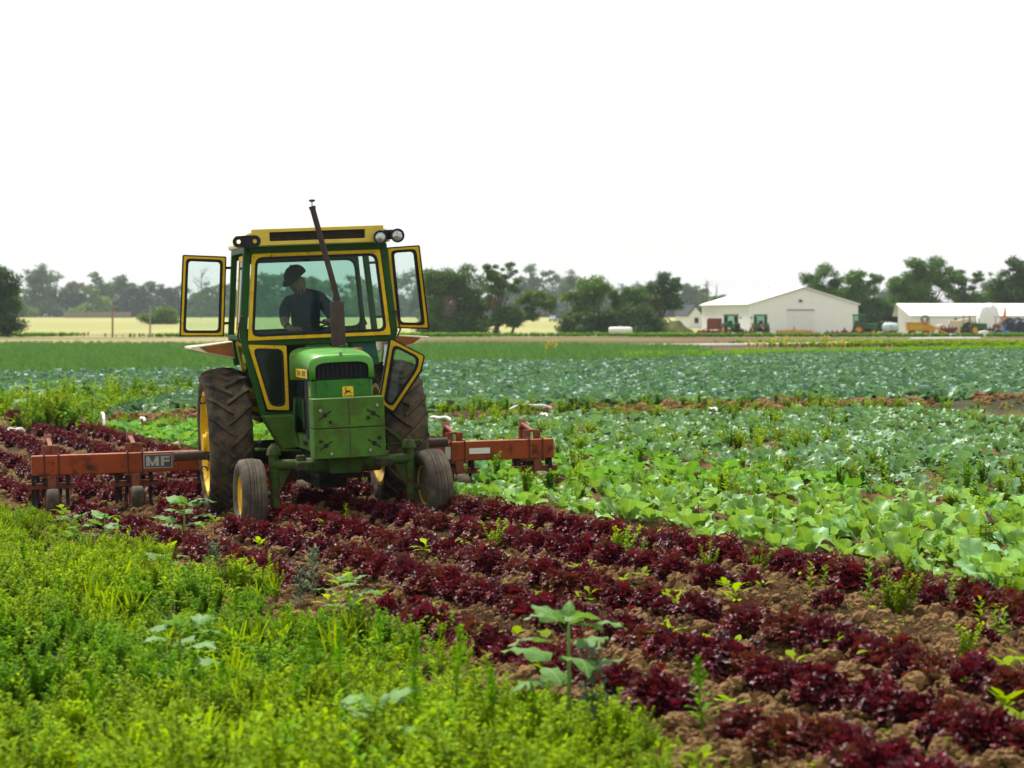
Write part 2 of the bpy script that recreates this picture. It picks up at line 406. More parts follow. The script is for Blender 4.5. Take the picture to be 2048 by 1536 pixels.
zone(sstep(.45, .6, vnoise(x * .05, y * .06, 15)) * (y > 235) * (y < 380) * .8, (.12, .17, .05))
ca = gm.color_attributes.new('earth', 'FLOAT_COLOR', 'POINT')
ca.data.foreach_set('color', np.concatenate([col, np.ones((len(col), 1))], 1).astype(np.float32).ravel())
tag(obj('ground', gm), 'flat farm ground of brown crumbled soil, stubble and dry pasture', kind='structure')

# ================================================================== the tractor
# local axes: x to the tractor's left, y to its rear, z up, origin under the rear axle
T_LOC, T_ROT = (-2.29, 29.0, 0.0), (0, R(-2.4), R(12.5))
tr = empty('tractor', T_LOC, T_ROT)
tag(tr, 'old green farm tractor with yellow-framed cab and open doors driving over red lettuce', 'tractor')

def tyre(name, r, w, rim_r, side, lugs, mat, parent, loc, rot=(0, 0, 0)):
    mb = MB(); h = w / 2; s_ = r - rim_r
    prof = [(-h * .62, rim_r), (-h * .80, rim_r + s_ * .12), (-h, rim_r + s_ * .45), (-h * .97, rim_r + s_ * .72), (-h * .84, r - .03 if lugs else r - .035),
            (-h * .5, r - .008 if lugs else r - .012), (0, r), (h * .5, r - .008 if lugs else r - .012), (h * .84, r - .03 if lugs else r - .035),
            (h * .97, rim_r + s_ * .72), (h, rim_r + s_ * .45), (h * .80, rim_r + s_ * .12), (h * .62, rim_r)]
    if not lugs:                                       # ribbed front tyre: grooves between the ribs
        top = []
        ribs = [-.80, -.44, -.40, -.12, -.08, .08, .12, .40, .44, .80]
        for k, a in enumerate(ribs):
            dep = .011 * a * a * 2
            top.append((h * a, r - dep - .004))
            if k in (1, 3, 5, 7): top.append((h * (a + .008), r - dep - .022)); top.append((h * (ribs[k + 1] - .008), r - dep - .022))
        prof = prof[:4] + top + prof[9:]
    mb.lathe(prof, 56, 'x')
    if lugs:
        n = 21
        for sd in (-1, 1):
            for j in range(n):
                a0 = (j + (0.5 if sd > 0 else 0)) / n * math.tau
                secs = []
                for q in range(6):
                    tq = q / 5; ax = sd * (-.03 + tq * (h * .98 + .03)); ang = a0 - (tq ** 1.25) * .30
                    rr = r - (abs(ax) / h) ** 3 * .055; hh = .050 * (1 - .25 * tq)
                    wa = (.045 + .012 * tq) / r / 2 * 1.15
                    for da, dr in ((-wa, -.02), (-wa * .7, hh), (wa * .7, hh), (wa, -.02)):
                        secs.append((ax, (rr + dr) * math.cos(ang + da), (rr + dr) * math.sin(ang + da)))
                fs = [(q * 4 + k, q * 4 + (k + 1) % 4, q * 4 + 4 + (k + 1) % 4, q * 4 + 4 + k) for q in range(5) for k in range(4)] + [(3, 2, 1, 0), (20, 21, 22, 23)]
                mb.add(secs, fs)
    o = mb.build(name, mat, parent, smooth=45); o.location = loc; o.rotation_euler = rot
    return o
for sd in (-1, 1):
    wh = tyre('rear_wheel', .815, .50, .56, sd, True, M['tyre'], tr, (sd * 1.0, 0, .835))
    mb = MB()                                          # rim: wide band with a dished centre set well in
    mb.lathe([(-.225, .555), (-.225, .60), (-.19, .575), (-.05, .53), (.05, .53), (.19, .575), (.225, .60), (.225, .555), (.17, .525), (.05, .48), (-.05, .48), (-.17, .525)], 48, 'x', closed=True)
    mb.lathe([(sd * .02, .49), (sd * .04, .42), (sd * .13, .34), (sd * .11, .14), (sd * .17, .13), (sd * .17, .0)], 40, 'x')
    mb.lathe([(sd * -.0, .49), (sd * .0, .42), (sd * .07, .34), (sd * .07, .05)], 40, 'x')
    rim = mb.build('rim', M['yellow_rim'], wh, smooth=40)
    for k in range(8):
        a = k / 8 * math.tau + .2
        lug = MB().box(sd * .13 - .05, sd * .13 + .05, -.04, .04, .36, .53, Matrix.Rotation(a, 4, 'X')).build('rim_clamp', M['yellow_rim'], wh, bevel=.008)
    for k in range(10):
        a = k / 10 * math.tau; MB().tube([(sd * .11, .22 * math.cos(a), .22 * math.sin(a)), (sd * .15, .22 * math.cos(a), .22 * math.sin(a))], .022, 6).build('wheel_bolt', M['rusty'], wh)
    for k in range(3):
        a = 1.2 + k * 2.2; cy, cz = .53 * math.cos(a), .53 * math.sin(a)
        pts = [(sd * .22 + .045 * math.cos(q) * sd, cy, cz + .045 * math.sin(q)) for q in np.linspace(0, math.tau, 11)]
        MB().tube(pts, .011, 6).build('hook_eye', M['rusty'], wh)
    hub = MB(); hub.box(sd * .15 - .07, sd * .15 + .09, -.10, .10, -.09, .12); hub.tube([(sd * .1, 0, 0), (sd * .26, 0, 0)], .105, 16)
    hub.build('hub_clamp', M['yellow_rim'], wh, bevel=.012)
    MB().tube([(sd * .6, 0, .70), (sd * 1.6, 0, .70)], .055, 16).build('axle_shaft', M['rusty'], tr, smooth=40)
for sd, yaw in ((-1, 3), (1, 7)):
    wh = tyre('front_wheel', .385, .27, .20, sd, False, M['tyre_front'], tr, (sd * .985 - .01, -2.30, .39), (0, R(-2 * sd), R(yaw)))
    mb = MB(); mb.lathe([(-.09, .20), (-.10, .215), (-.03, .19), (.03, .19), (.10, .215), (.09, .20), (.03, .175), (-.03, .175)], 32, 'x', closed=True)
    mb.lathe([(sd * -.01, .18), (sd * .02, .13), (sd * .05, .07), (sd * .10, .06), (sd * .10, 0)], 24, 'x')
    mb.build('rim', M['yellow_rim'], wh, smooth=40)
    MB().lathe([(-sd * .085, .205), (-sd * .10, .12), (-sd * .125, .07), (-sd * .125, 0)], 24, 'x').build('hub_back', M['tyre_front'], wh, smooth=40)

# chassis, engine and front end
mb = MB(); mb.box(-.24, .24, -2.2, -.4, .50, .74); mb.box(-.30, .30, -.9, .45, .42, 1.15); mb.box(-.20, .20, -2.0, -.9, .74, 1.30)
mb.box(-.16, .16, -1.6, -.2, .36, .52); mb.tube([(-.85, 0, .70), (.85, 0, .70)], .14, 14); mb.box(-.62, .62, -.25, .6, 1.05, 1.16)
mb.build('engine_block', M['dark'], tr, bevel=.02)
mb = MB()
for k in range(4): mb.tube([(-.31, -1.9 + k * .24, 1.36), (-.31, -1.9 + k * .24, 1.22), (-.22, -1.9 + k * .24, 1.05)], .016, 6)
mb.tube([(-.33, -1.2, 1.35), (-.36, -1.25, 1.0), (-.30, -1.3, .8)], .02, 6); mb.tube([(-.35, -2.05, 1.35), (-.35, -2.05, 1.05)], .018, 6)
mb.tube([(.33, -1.9, 1.3), (.40, -1.3, 1.1), (.36, -.9, .9)], .022, 6)
mb.build('fuel_lines', M['green_cab'], tr, smooth=40)
mb = MB()
for sx in (-1, 1): mb.box(sx * .27 - .05, sx * .27 + .05, -2.62, -.9, .80, .95)
mb.build('side_frame', M['green_worn'], tr, bevel=.012)
for k in range(6): MB().box(-.3255, -.3205, -2.02 + k * .06, -1.99 + k * .06, .85, .90).build('frame_notch', M['dark'], tr)
# footplate casting on each side below the cab
for sx in (-1, 1):
    mb = MB(); mb.prism([(sx * .66, 1.15), (sx * .30, 1.15), (sx * .30, .78), (sx * .46, .78)], -1.0, -.55)
    mb.build('step_casting', M['green_worn'], tr, bevel=.015)
# nose below the hood
mb = MB(); mb.box(-.330, .330, -2.53, -2.26, .78, 1.575)
mb.build('nose_panel', M['green'], tr, bevel=.025)
mb = MB(); mb.box(-.275, .275, -2.556, -2.532, .80, 1.570); mb.build('nose_cover', M['green'], tr, bevel=.006)
for bx in (-.16, .20):
    MB().tube([(bx, -2.556, 1.525), (bx, -2.580, 1.525)], .020, 12).build('cover_knob', M['green'], tr, bevel=.004)
for sx in (-1, 1):
    MB().box(sx * .318 - .010, sx * .318 + .010, -2.255, -1.98, .93, 1.57).build('side_screen', M['screen'], tr, bevel=.004)
MB().box(-.3335, -.331, -2.46, -2.38, 1.40, 1.50).build('faded_decal', M['fascia'], tr)
# hood: lofted cross-sections
def hood_section(y_, hwid, ztop, zlow, crown):
    pts = []
    for k in range(19):
        a = math.pi * k / 18; cx, sz = math.cos(a), math.sin(a)
        ex = .42; X = math.copysign(abs(cx) ** ex, cx) * hwid; Zc = (abs(sz) ** .55)
        z_ = ztop - crown + (Zc * crown if True else 0)
        pts.append((X, y_, z_))
    pts[0] = (hwid, y_, zlow); pts[-1] = (-hwid, y_, zlow)
    return pts
secs = [hood_section(-2.575, .345, 1.815, 1.58, .16), hood_section(-2.50, .352, 1.842, 1.58, .17), hood_section(-2.35, .356, 1.865, 1.575, .17), hood_section(-2.1, .358, 1.885, 1.57, .17),
        hood_section(-1.6, .360, 1.90, 1.56, .17), hood_section(-1.05, .360, 1.905, 1.55, .17), hood_section(-.95, .345, 1.89, 1.55, .16)]
mb = MB(); vs = [p_ for s_ in secs for p_ in s_]; k = 19
mb.add(vs, [(i * k + j, i * k + j + 1, (i + 1) * k + j + 1, (i + 1) * k + j) for i in range(len(secs) - 1) for j in range(k - 1)])
hood = mb.build('hood', M['green_hood'], tr, smooth=60)
sm = hood.modifiers.new('thick', 'SOLIDIFY'); sm.thickness = .02; sm.offset = -1
# rounded surround of the grille opening
outer = [(p_[0], p_[2]) for p_ in secs[0]]
inner = []
for X, Z in outer: inner.append((max(-.285, min(.285, X * .84)), max(1.585, 1.585 + (Z - 1.58) * .74)))
mb = MB(); n = len(outer)
vs = [(x_, -2.577, z_) for x_, z_ in outer] + [(x_, -2.582, z_) for x_, z_ in inner] + [(x_, -2.52, z_) for x_, z_ in inner]
mb.add(vs, [(i, i + 1, n + i + 1, n + i) for i in range(n - 1)] + [(n + i, n + i + 1, 2 * n + i + 1, 2 * n + i) for i in range(n - 1)])
gs = mb.build('grille_surround', M['green_hood'], tr, smooth=50)
gs.modifiers.new('thick', 'SOLIDIFY').thickness = .006
MB().box(-.30, .30, -2.515, -2.49, 1.577, 1.775).build('grille_back', M['screen'], tr)
for k in range(11):
    MB().box(-.25 + k * .05 - .007, -.25 + k * .05 + .007, -2.545, -2.517, 1.586, 1.742).build('grille_bar', M['black'], tr)
MB().prism([(-.02, -2.56), (.0, -2.42), (.02, -2.56)], 1.845, 1.872, 'xy').build('hood_ornament', M['steel'], tr, bevel=.003)
MB().lathe([(0, .075), (.012, .08), (.022, .05), (.03, 0)], 20, 'z', (.31, -1.60, 1.862)).build('filler_cap', M['red'], tr, smooth=40)
MB().lathe([(0, .07), (.01, .075), (.02, .0)], 20, 'z', (.16, -1.72, 1.905)).build('radiator_cap', M['dark'], tr, smooth=40)
# name badge on the hood side and the leaping-deer emblem on the nose
for sx in (-1,):
    bd = MB().box(-.366, -.361, -2.50, -1.62, 1.595, 1.685).build('name_badge', M['logo_yellow'], tr, bevel=.002)
    MB().box(-.368, -.362, -2.52, -2.50, 1.59, 1.69).build('badge_trim', M['steel'], tr)
    for wd_, yy_ in (('JOHN', -1.86), ('DEERE', -2.25)): text_mesh('badge_lettering', wd_, .085, M['logo_black'], bd, (-.3665, yy_, 1.64), (R(90), 0, R(-90))).scale = (1.35, 1, 1)
lg = MB(); panel(lg, round_poly([(-.002, 1.385), (.116, 1.385), (.116, 1.497), (-.002, 1.497)], .018), -2.562, -2.5565)
lg = lg.build('emblem', M['logo_yellow'], tr)
deer = [[(.030, 1.440), (.040, 1.452), (.072, 1.452), (.082, 1.462), (.080, 1.446), (.076, 1.436), (.046, 1.432), (.036, 1.426)],
        [(.036, 1.448), (.032, 1.466), (.024, 1.466), (.032, 1.474), (.040, 1.468), (.046, 1.450)], [(.033, 1.472), (.026, 1.484), (.029, 1.485), (.037, 1.474)],
        [(.037, 1.473), (.040, 1.487), (.043, 1.486), (.041, 1.472)], [(.040, 1.430), (.022, 1.418), (.010, 1.412), (.012, 1.416), (.030, 1.436)],
        [(.072, 1.440), (.088, 1.432), (.108, 1.426), (.107, 1.422), (.082, 1.428), (.068, 1.434)], [(.050, 1.434), (.034, 1.420), (.024, 1.417), (.046, 1.430)]]
mb = MB()
for pl in deer: panel(mb, pl, -2.5650, -2.5622)
mb.build('emblem_deer', M['logo_black'], lg)
text_mesh('emblem_lettering', 'JOHN DEERE', .0145, M['logo_black'], lg, (.057, -2.5632, 1.397), (R(90), 0, 0), .0008)
# two slab weights hung on the nose
for z0, z1, bolts in ((1.080, 1.390, ((-.30, .19, 1), (-.20, .06, 0), (.30, .22, 1), (.20, .09, 0))), (.765, 1.073, ((-.31, .18, 0), (-.20, .05, 1), (.31, .19, 0), (.21, .07, 1)))):
    sl_ = MB().box(-.375, .375, -2.95, -2.60, z0, z1).build('front_weight', M['green_worn'], tr, bevel=.008)
    MB().box(-.006, .006, -2.953, -2.9515, z0 + .012, z1 - .012).build('weld_seam', M['rusty'], sl_)
    MB().box(-.08, .08, -2.956, -2.9515, z0 + .003, z0 + .024).build('lifting_lip', M['green_worn'], sl_)
    for bx, bz, fill in bolts:
        MB().lathe([(-2.951, .036), (-2.956, .034), (-2.9555, .026)], 20, 'y', (bx, 0, z0 + bz)).build('bolt_washer', M['green_worn'], sl_)
        MB().lathe([(-2.950, .019), (-2.960, .017), (-2.960, 0)], 8, 'y', (bx, 0, z0 + bz)).build('bolt_head', M['steel'] if fill else M['black'], sl_)
    for sx in (-1, 1):
        mb = MB(); cx, cz = sx * .255, z0 + .135
        mb.lathe([(-2.9500, .026), (-2.9530, .026), (-2.9530, 0)], 16, 'y', (cx, 0, cz))
        mb.bar((cx - .068, -2.9505, cz - .045 * -sx * (1 if sx < 0 else 1)), (cx + .068, -2.9505, cz + .045 * -sx), .004, .016, (0, 0, 1))
        mb.build('key_slot', M['black'], sl_)
# front axle
mb = MB(); mb.tube([(-.40, -2.38, .665), (.40, -2.38, .665)], .088, 18); mb.box(-.16, .16, -2.62, -2.2, .58, .80)
mb.build('axle_beam', M['green_rusty'], tr, smooth=40, bevel=.01)
for sx in (-1, 1):
    MB().tube([(sx * .34, -2.38, .68), (sx * .74, -2.32, .69)], .057, 16).build('axle_extension', M['green_rusty'], tr, smooth=40)
    kn = MB().tube([(sx * .735, -2.31, .24), (sx * .73, -2.31, .58), (sx * .73, -2.31, .80)], [.050, .055, .055], 16).build('axle_knee', M['green_rusty'], tr, smooth=40)
    MB().lathe([(.79, .075), (.80, .08), (.88, .055), (.90, .03), (.915, .03), (.915, 0)], 18, 'z', (sx * .73, -2.31, 0)).build('kingpin_cap', M['green_rusty'], kn, smooth=40)
    MB().prism([(sx * .69, .63), (sx * .56, .63), (sx * .69, .38)], -2.33, -2.29).build('knee_gusset', M['green_rusty'], kn)
    MB().tube([(sx * .74, -2.31, .37), (sx * .90, -2.31, .38)], .035, 12).build('stub_axle', M['rusty'], kn)
    cl = MB(); cl.box(sx * .42 - .10, sx * .42 + .10, -2.475, -2.42, .62, .72); cl.box(sx * .45 - .05, sx * .45 + .05, -2.42, -2.34, .70, .785)
    cl = cl.build('axle_clamp', M['green_rusty'], tr, bevel=.02)
    for q in (-.06, .06): MB().lathe([(-2.474, .036), (-2.486, .034), (-2.486, .016), (-2.47, .014)], 16, 'y', (sx * .42 + q, 0, .67)).build('clamp_bolt', M['rusty'], cl, smooth=40)
    arm = MB(); arm.bar((sx * .40, -1.95, .80), (sx * .90, -2.20, .86), .07, .03); arm.build('steering_arm', M['green_rusty'], tr, bevel=.006)
MB().bar((.40, -2.2, 1.10), (.72, -2.22, .86), .03, .03).build('steering_link', M['green_rusty'], tr)
# exhaust
MB().lathe([(1.86, .045), (1.885, .076), (1.90, .080), (2.385, .078), (2.40, .07), (2.405, .03)], 22, 'z', (.145, -1.45, 0)).build('muffler', M['rusty'], tr, smooth=40)
ex = MB(); ex.tube([(.145, -1.45, 2.39), (.146, -1.45, 2.44), (.138, -1.45, 2.50), (-.087, -1.45, 3.455)], [.034, .036, .032, .031], 14)
ex.tube([(.142, -1.45, 2.42), (.142, -1.45, 2.445)], .044, 14); ex.tube([(.128, -1.45, 2.545), (.122, -1.45, 2.57)], .041, 14); ex.tube([(-.079, -1.45, 3.425), (-.088, -1.45, 3.46)], .037, 14)
ex = ex.build('exhaust_pipe', M['rusty'], tr, smooth=40)
cp = MB(); cp.tube([(-.087, -1.45, 3.45), (-.085, -1.45, 3.515)], .006, 6); cp.lathe([(3.505, 0), (3.508, .022), (3.518, .036), (3.530, .034), (3.538, .0)], 16, 'z', (-.085, -1.45, 0)); cp.build('rain_cap', M['rusty'], ex, smooth=40)

# ---------------------------------------------------------------- cab
CX = .05                                                # centre line of the cab
def mir(sx, pts): return [(CX + sx * a, b) for a, b in pts]
mb = MB()
for sx in (-1, 1):
    up0, up1, lo = (CX + sx * .775, -.60, 3.05), (CX + sx * .865, -.60, 2.02), (CX + sx * .665, -.60, 1.14)
    mb.bar(up0, up1, .085, .07, (0, 1, 0)); mb.bar((up1[0], -.6, 2.05), lo, .075, .07, (0, 1, 0))
    mb.bar((CX + sx * .775, .72, 3.05), (CX + sx * .86, .72, 2.02), .07, .08, (0, 1, 0)); mb.bar((CX + sx * .86, .72, 2.05), (CX + sx * .80, .72, 1.7), .07, .08, (0, 1, 0))
    mb.bar((CX + sx * .785, -.58, 3.02), (CX + sx * .785, .72, 3.02), .06, .07); mb.bar((CX + sx * .865, -.58, 2.03), (CX + sx * .865, .72, 2.03), .05, .06)
    mb.bar((CX + sx * .67, -.60, 1.155), (CX + sx * .29, -.60, 1.155), .06, .055)
    mb.bar((CX + sx * .67, -.58, 1.16), (CX + sx * .74, -.05, 1.16), .05, .05)
mb.box(CX - .80, CX + .80, -.635, -.57, 2.965, 3.075); mb.box(CX - .86, CX + .86, -.632, -.572, 1.925, 2.02)
mb.box(CX - .80, CX + .80, .69, .75, 2.93, 3.06); mb.box(CX - .86, CX + .86, .69, .75, 1.96, 2.06)
mb.build('cab_frame', M['green_cab'], tr, bevel=.012)
def window(name, corners, y, w_y=.045, w_s=.028, r=.07, ymap=None, frame='yellow', glass='glass', sub=True, d=.035, edge=False):
    """yellow frame > black seal > pane"""
    o1 = round_poly(corners, .015, 4); c1 = inset(corners, w_y); i1 = round_poly(c1, r, 4)
    c2 = inset(c1, w_s); i2 = round_poly(c2, r * .8, 4)
    f_ = MB(); ring(f_, o1, i1, y - d, y, ymap); f_ = f_.build(name, M[frame], tr, smooth=30)
    s_ = MB(); ring(s_, round_poly(c1, r, 4), i2, y - d * .9 - .003, y - d * .2, ymap); s_.build('seal', M['black'], f_, smooth=30)
    if edge:
        e_ = MB(); ring(e_, round_poly(inset(corners, -.016), .02, 4), round_poly(inset(corners, .002), .015, 4), y - d * .8, y + .004, ymap); e_.build('edge_seal', M['black'], f_, smooth=30)
    g_ = MB(); panel(g_, round_poly(inset(c2, -.006), r * .8, 4), y - d * .55, y - d * .45, ymap); g_.build('pane', M[glass], f_)
    return f_
window('windshield', [(CX - .73, 2.975), (CX + .73, 2.975), (CX + .815, 2.0), (CX - .815, 2.0)], -.640, .038, .032, .085)
window('rear_window', [(CX - .70, 2.95), (CX + .70, 2.95), (CX + .76, 2.05), (CX - .76, 2.05)], .77, .028, .03, .12, frame='green_cab')
window('lower_window', [(-.765, 1.955), (-.335, 1.925), (-.335, 1.195), (-.575, 1.215)], -.640, .036, .026, .07)
hx = lambda x_, z_: -1.05 * max(0, (x_ - (.711 + (z_ - 1.235) * .2147)))            # swung out about its sloping hinge
window('lower_window', [(.863, 1.943), (1.165, 1.745), (1.124, 1.588), (.829, 1.133), (.711, 1.235)], -.645, .028, .028, .07, hx, glass='glass_door', edge=True)
MB().bar((1.140, -.99, 1.600), (.850, -.74, 1.140), .012, .045, (1, 0, 0)).build('hanging_seal', M['black'], tr)
window('side_door', [(-1.335, 3.005), (-.855, 2.968), (-.92, 2.062), (-1.41, 2.083)], .58, .024, .032, .05, glass='glass_door', edge=True)
dy = lambda x_, z_: -1.05 * (x_ - 1.12)
window('side_door', [(1.115, 3.010), (1.425, 3.016), (1.487, 2.05), (1.163, 2.07)], .76, .024, .032, .05, dy, glass='glass_door', edge=True)
for sx in (-1, 1):
    for z_ in (2.2, 2.85):
        MB().bar((CX + sx * (.80 + (3.05 - z_) * .09), .70, z_), (CX + sx * (.93 if sx < 0 else 1.10), .62 if sx < 0 else .74, z_), .03, .03).build('door_hinge', M['rusty'], tr)
# quarter windows and lower side panes follow the sides of the cab
def side_pane(name, pts, frame_mat, glass_mat):
    """pts: four corners (3d) of a pane on the side of the cab"""
    P = [Vector(p_) for p_ in pts]; ctr = sum(P, Vector()) / 4
    nrm = (P[1] - P[0]).cross(P[3] - P[0]).normalized(); mb = MB(); I = [p_ + (ctr - p_) * .13 for p_ in P]; t_ = nrm * .012
    vs = [p_ + s_ for s_ in (-t_, t_) for pl in (P, I) for p_ in pl]; fs = []
    for i in range(4):
        j = (i + 1) % 4; fs += [(i, j, 4 + j, 4 + i), (8 + i, 12 + i, 12 + j, 8 + j), (i, 8 + i, 8 + j, j), (4 + i, 4 + j, 12 + j, 12 + i)]
    mb.add(vs, fs); f_ = mb.build(name, frame_mat, tr)
    mb = MB(); vs = [p_ + s_ for s_ in (-t_ * .3, t_ * .3) for p_ in I]; mb.add(vs, [(0, 1, 2, 3), (7, 6, 5, 4)] + [(i, i + 4, (i + 1) % 4 + 4, (i + 1) % 4) for i in range(4)])
    mb.build('pane', glass_mat, f_)
for sx in (-1, 1):
    side_pane('quarter_window', [(CX + sx * .79, -.55, 2.96), (CX + sx * .79, .02, 2.96), (CX + sx * .865, .02, 2.06), (CX + sx * .865, -.55, 2.06)], M['yellow'], M['glass'])
    side_pane('lower_side_window', [(CX + sx * .865, -.55, 1.99), (CX + sx * .865, .02, 1.99), (CX + sx * .74, .02, 1.18), (CX + sx * .68, -.55, 1.18)], M['yellow'], M['glass'])
# roof
rf = MB()
rp = [(-.83, 3.055), (.83, 3.055), (.835, 3.10), (.80, 3.205), (.70, 3.235), (-.70, 3.235), (-.80, 3.205), (-.835, 3.10)]
rf.prism([(CX + a, b_) for a, b_ in rp], -.80, .85); rf = rf.build('cab_roof', M['cream'], tr, bevel=.02)
fp = [(-.73, 3.06), (.735, 3.06), (.745, 3.205), (.70, 3.245), (-.70, 3.245), (-.75, 3.205)]
fa = MB(); ring(fa, [(CX + a, b_) for a, b_ in ((-.745, 3.06), (.74, 3.06), (.745, 3.245), (-.75, 3.245))], [(CX + a, b_) for a, b_ in ((-.55, 3.105), (.53, 3.105), (.53, 3.205), (-.55, 3.205))], -.90, -.802)
fa = fa.build('roof_fascia', M['fascia'], tr, bevel=.014)
MB().box(CX - .56, CX + .54, -.83, -.806, 3.098, 3.212).build('vent_back', M['black'], fa)
mb = MB()
for k in range(54): mb.bar((CX - .56 + k * .02, -.875, 3.103), (CX - .54 + k * .02, -.875, 3.207), .004, .004); mb.bar((CX - .54 + k * .02, -.872, 3.103), (CX - .56 + k * .02, -.872, 3.207), .004, .004)
mb.build('vent_mesh', M['rusty'], fa)
# work lamps on the right, an empty lamp bracket on the left
MB().bar((.75, -.86, 3.135), (.96, -.86, 3.135), .03, .11).build('lamp_bracket', M['black'], tr, bevel=.012)
for lx, lz in ((.745, 3.105), (.940, 3.118)):
    lp = MB().lathe([(-.85, .03), (-.87, .065), (-.955, .080), (-.965, .080), (-.965, .064), (-.95, .062)], 24, 'y', (lx, 0, lz)).build('work_lamp', M['black'], tr, smooth=40)
    MB().lathe([(-.950, .064), (-.962, .045), (-.967, 0)], 24, 'y', (lx, 0, lz)).build('lamp_lens', M['lens'], lp, smooth=40)
br = MB(); oc = round_poly([(-.915, 3.045), (-.605, 3.045), (-.605, 3.178), (-.915, 3.178)], .066, 8)
mid = []
for h0 in (-.85, -.67):                                  # plate with two holes, cut as two ring halves
    lo_, hi_ = (-.915, -.76) if h0 < -.76 else (-.76, -.605)
    oo = []; ic = []
    for k in range(24):
        a = k / 24 * math.tau; ic.append((h0 + .024 * math.cos(a), 3.112 + .024 * math.sin(a)))
        ca_, sa_ = math.cos(a), math.sin(a); q = .067
        X = h0 + ca_ * q; Z = 3.112 + sa_ * q
        if (h0 < -.76 and ca_ > 0) or (h0 > -.76 and ca_ < 0): X = -.76; Z = 3.112 + max(-.067, min(.067, sa_ * .16))
        oo.append((X, Z))
    ring(br, oo, ic, -.905, -.890)
br.build('lamp_bracket', M['black'], tr)
# fenders: flat plates over the tyres with a wedge-shaped front
for sx in (-1, 1):
    fd = MB().prism([(sx * 1.375, 1.955), (sx * .90, 2.0), (sx * .88, 1.80), (sx * 1.20, 1.87), (sx * 1.375, 1.92)], -.30, .55).build('fender', M['cream'], tr, bevel=.01)
    MB().prism([(sx * 1.28, 1.945), (sx * .905, 1.985), (sx * .885, 1.815), (sx * 1.19, 1.882)], -.306, -.3015).build('fender_front', M['fade_orange'], fd)
# dash, controls and seat seen through the glass
MB().box(-.13, .15, -.80, -.645, 1.60, 1.925).build('dash_cowl', M['green_cab'], tr, bevel=.02)
MB().box(-.11, .13, -.806, -.8005, 1.74, 1.88).build('rust_patch', M['fade_orange'], tr)
MB().prism([(.40, 1.95), (.70, 1.95), (.74, 1.66), (.50, 1.66)], -.58, -.30).build('control_box', M['teal'], tr, bevel=.01)
MB().box(-.32, .34, .20, .62, 1.55, 1.68).build('seat', M['black'], tr, bevel=.05)
MB().box(-.26, .28, .58, .66, 1.68, 2.05).build('seat_back', M['black'], tr, bevel=.03)
MB().tube([(.05 + .2 * math.cos(a), -.18 + .2 * math.sin(a) * .9, 2.10 + .2 * math.sin(a) * .42) for a in np.linspace(0, math.tau, 25)], .014, 8).build('steering_wheel', M['black'], tr, smooth=40)
mb = MB(); mb.tube([(.05, -.18, 2.10), (.05, -.45, 1.80)], .03, 10)
for a in (0.5, 2.6, 4.7): mb.tube([(.05, -.18, 2.10), (.05 + .2 * math.cos(a), -.18 + .18 * math.sin(a), 2.10 + .084 * math.sin(a))], .01, 6)
mb.build('steering_column', M['black'], tr)
MB().tube([(.62, -.05, 1.7), (.60, -.10, 2.10), (.66, -.02, 2.22), (.70, 0, 2.12)], .012, 6).build('lever', M['black'], tr)
mb = MB(); mb.box(-.60, .70, -.62, .70, 1.12, 1.16); mb.build('cab_floor', M['dark'], tr)
MB().box(-.66, .34, -.34, -.30, 1.165, 1.93).build('shade_panel', M['dark'], tr)  # added dark sheet standing for the shaded interior behind the lower windows
for sx in (-1, 1):
    MB().tube([(CX + sx * .83, -.62, 2.28), (CX + sx * .885, -.66, 2.27), (CX + sx * .93, -.66, 2.05), (CX + sx * .90, -.64, 1.98)], .012, 8).build('grab_rail', M['rusty'], tr, smooth=40)

# ---------------------------------------------------------------- the driver
def skin_body(name, pts, edges, parent, mat_of, mats):
    me = bpy.data.meshes.new(name); names = list(pts)
    me.from_pydata([pts[k][0] for k in names], [(names.index(a), names.index(b)) for a, b in edges], [])
    o = obj(name, me); md = o.modifiers.new('skin', 'SKIN')
    for i, k in enumerate(names):
        sv = me.skin_vertices[0].data[i]; r_ = pts[k][1]; sv.radius = r_ if hasattr(r_, '__len__') else (r_, r_); sv.use_root = (i == 0)
    sb = o.modifiers.new('sub', 'SUBSURF'); sb.levels = sb.render_levels = 2
    ev = o.evaluated_get(bpy.context.evaluated_depsgraph_get()); m2 = bpy.data.meshes.new_from_object(ev); m2.name = name
    bpy.data.objects.remove(o)
    m2.materials.clear()
    for m_ in mats: m2.materials.append(m_)
    arr = np.array([pts[k][0] for k in names]); rad = np.array([np.mean(pts[k][1]) for k in names])
    for pl in m2.polygons:
        d_ = np.linalg.norm(arr - np.array(pl.center), axis=1) / rad; pl.material_index = mat_of(names[int(d_.argmin())]); pl.use_smooth = True
    return obj(name, m2, parent)
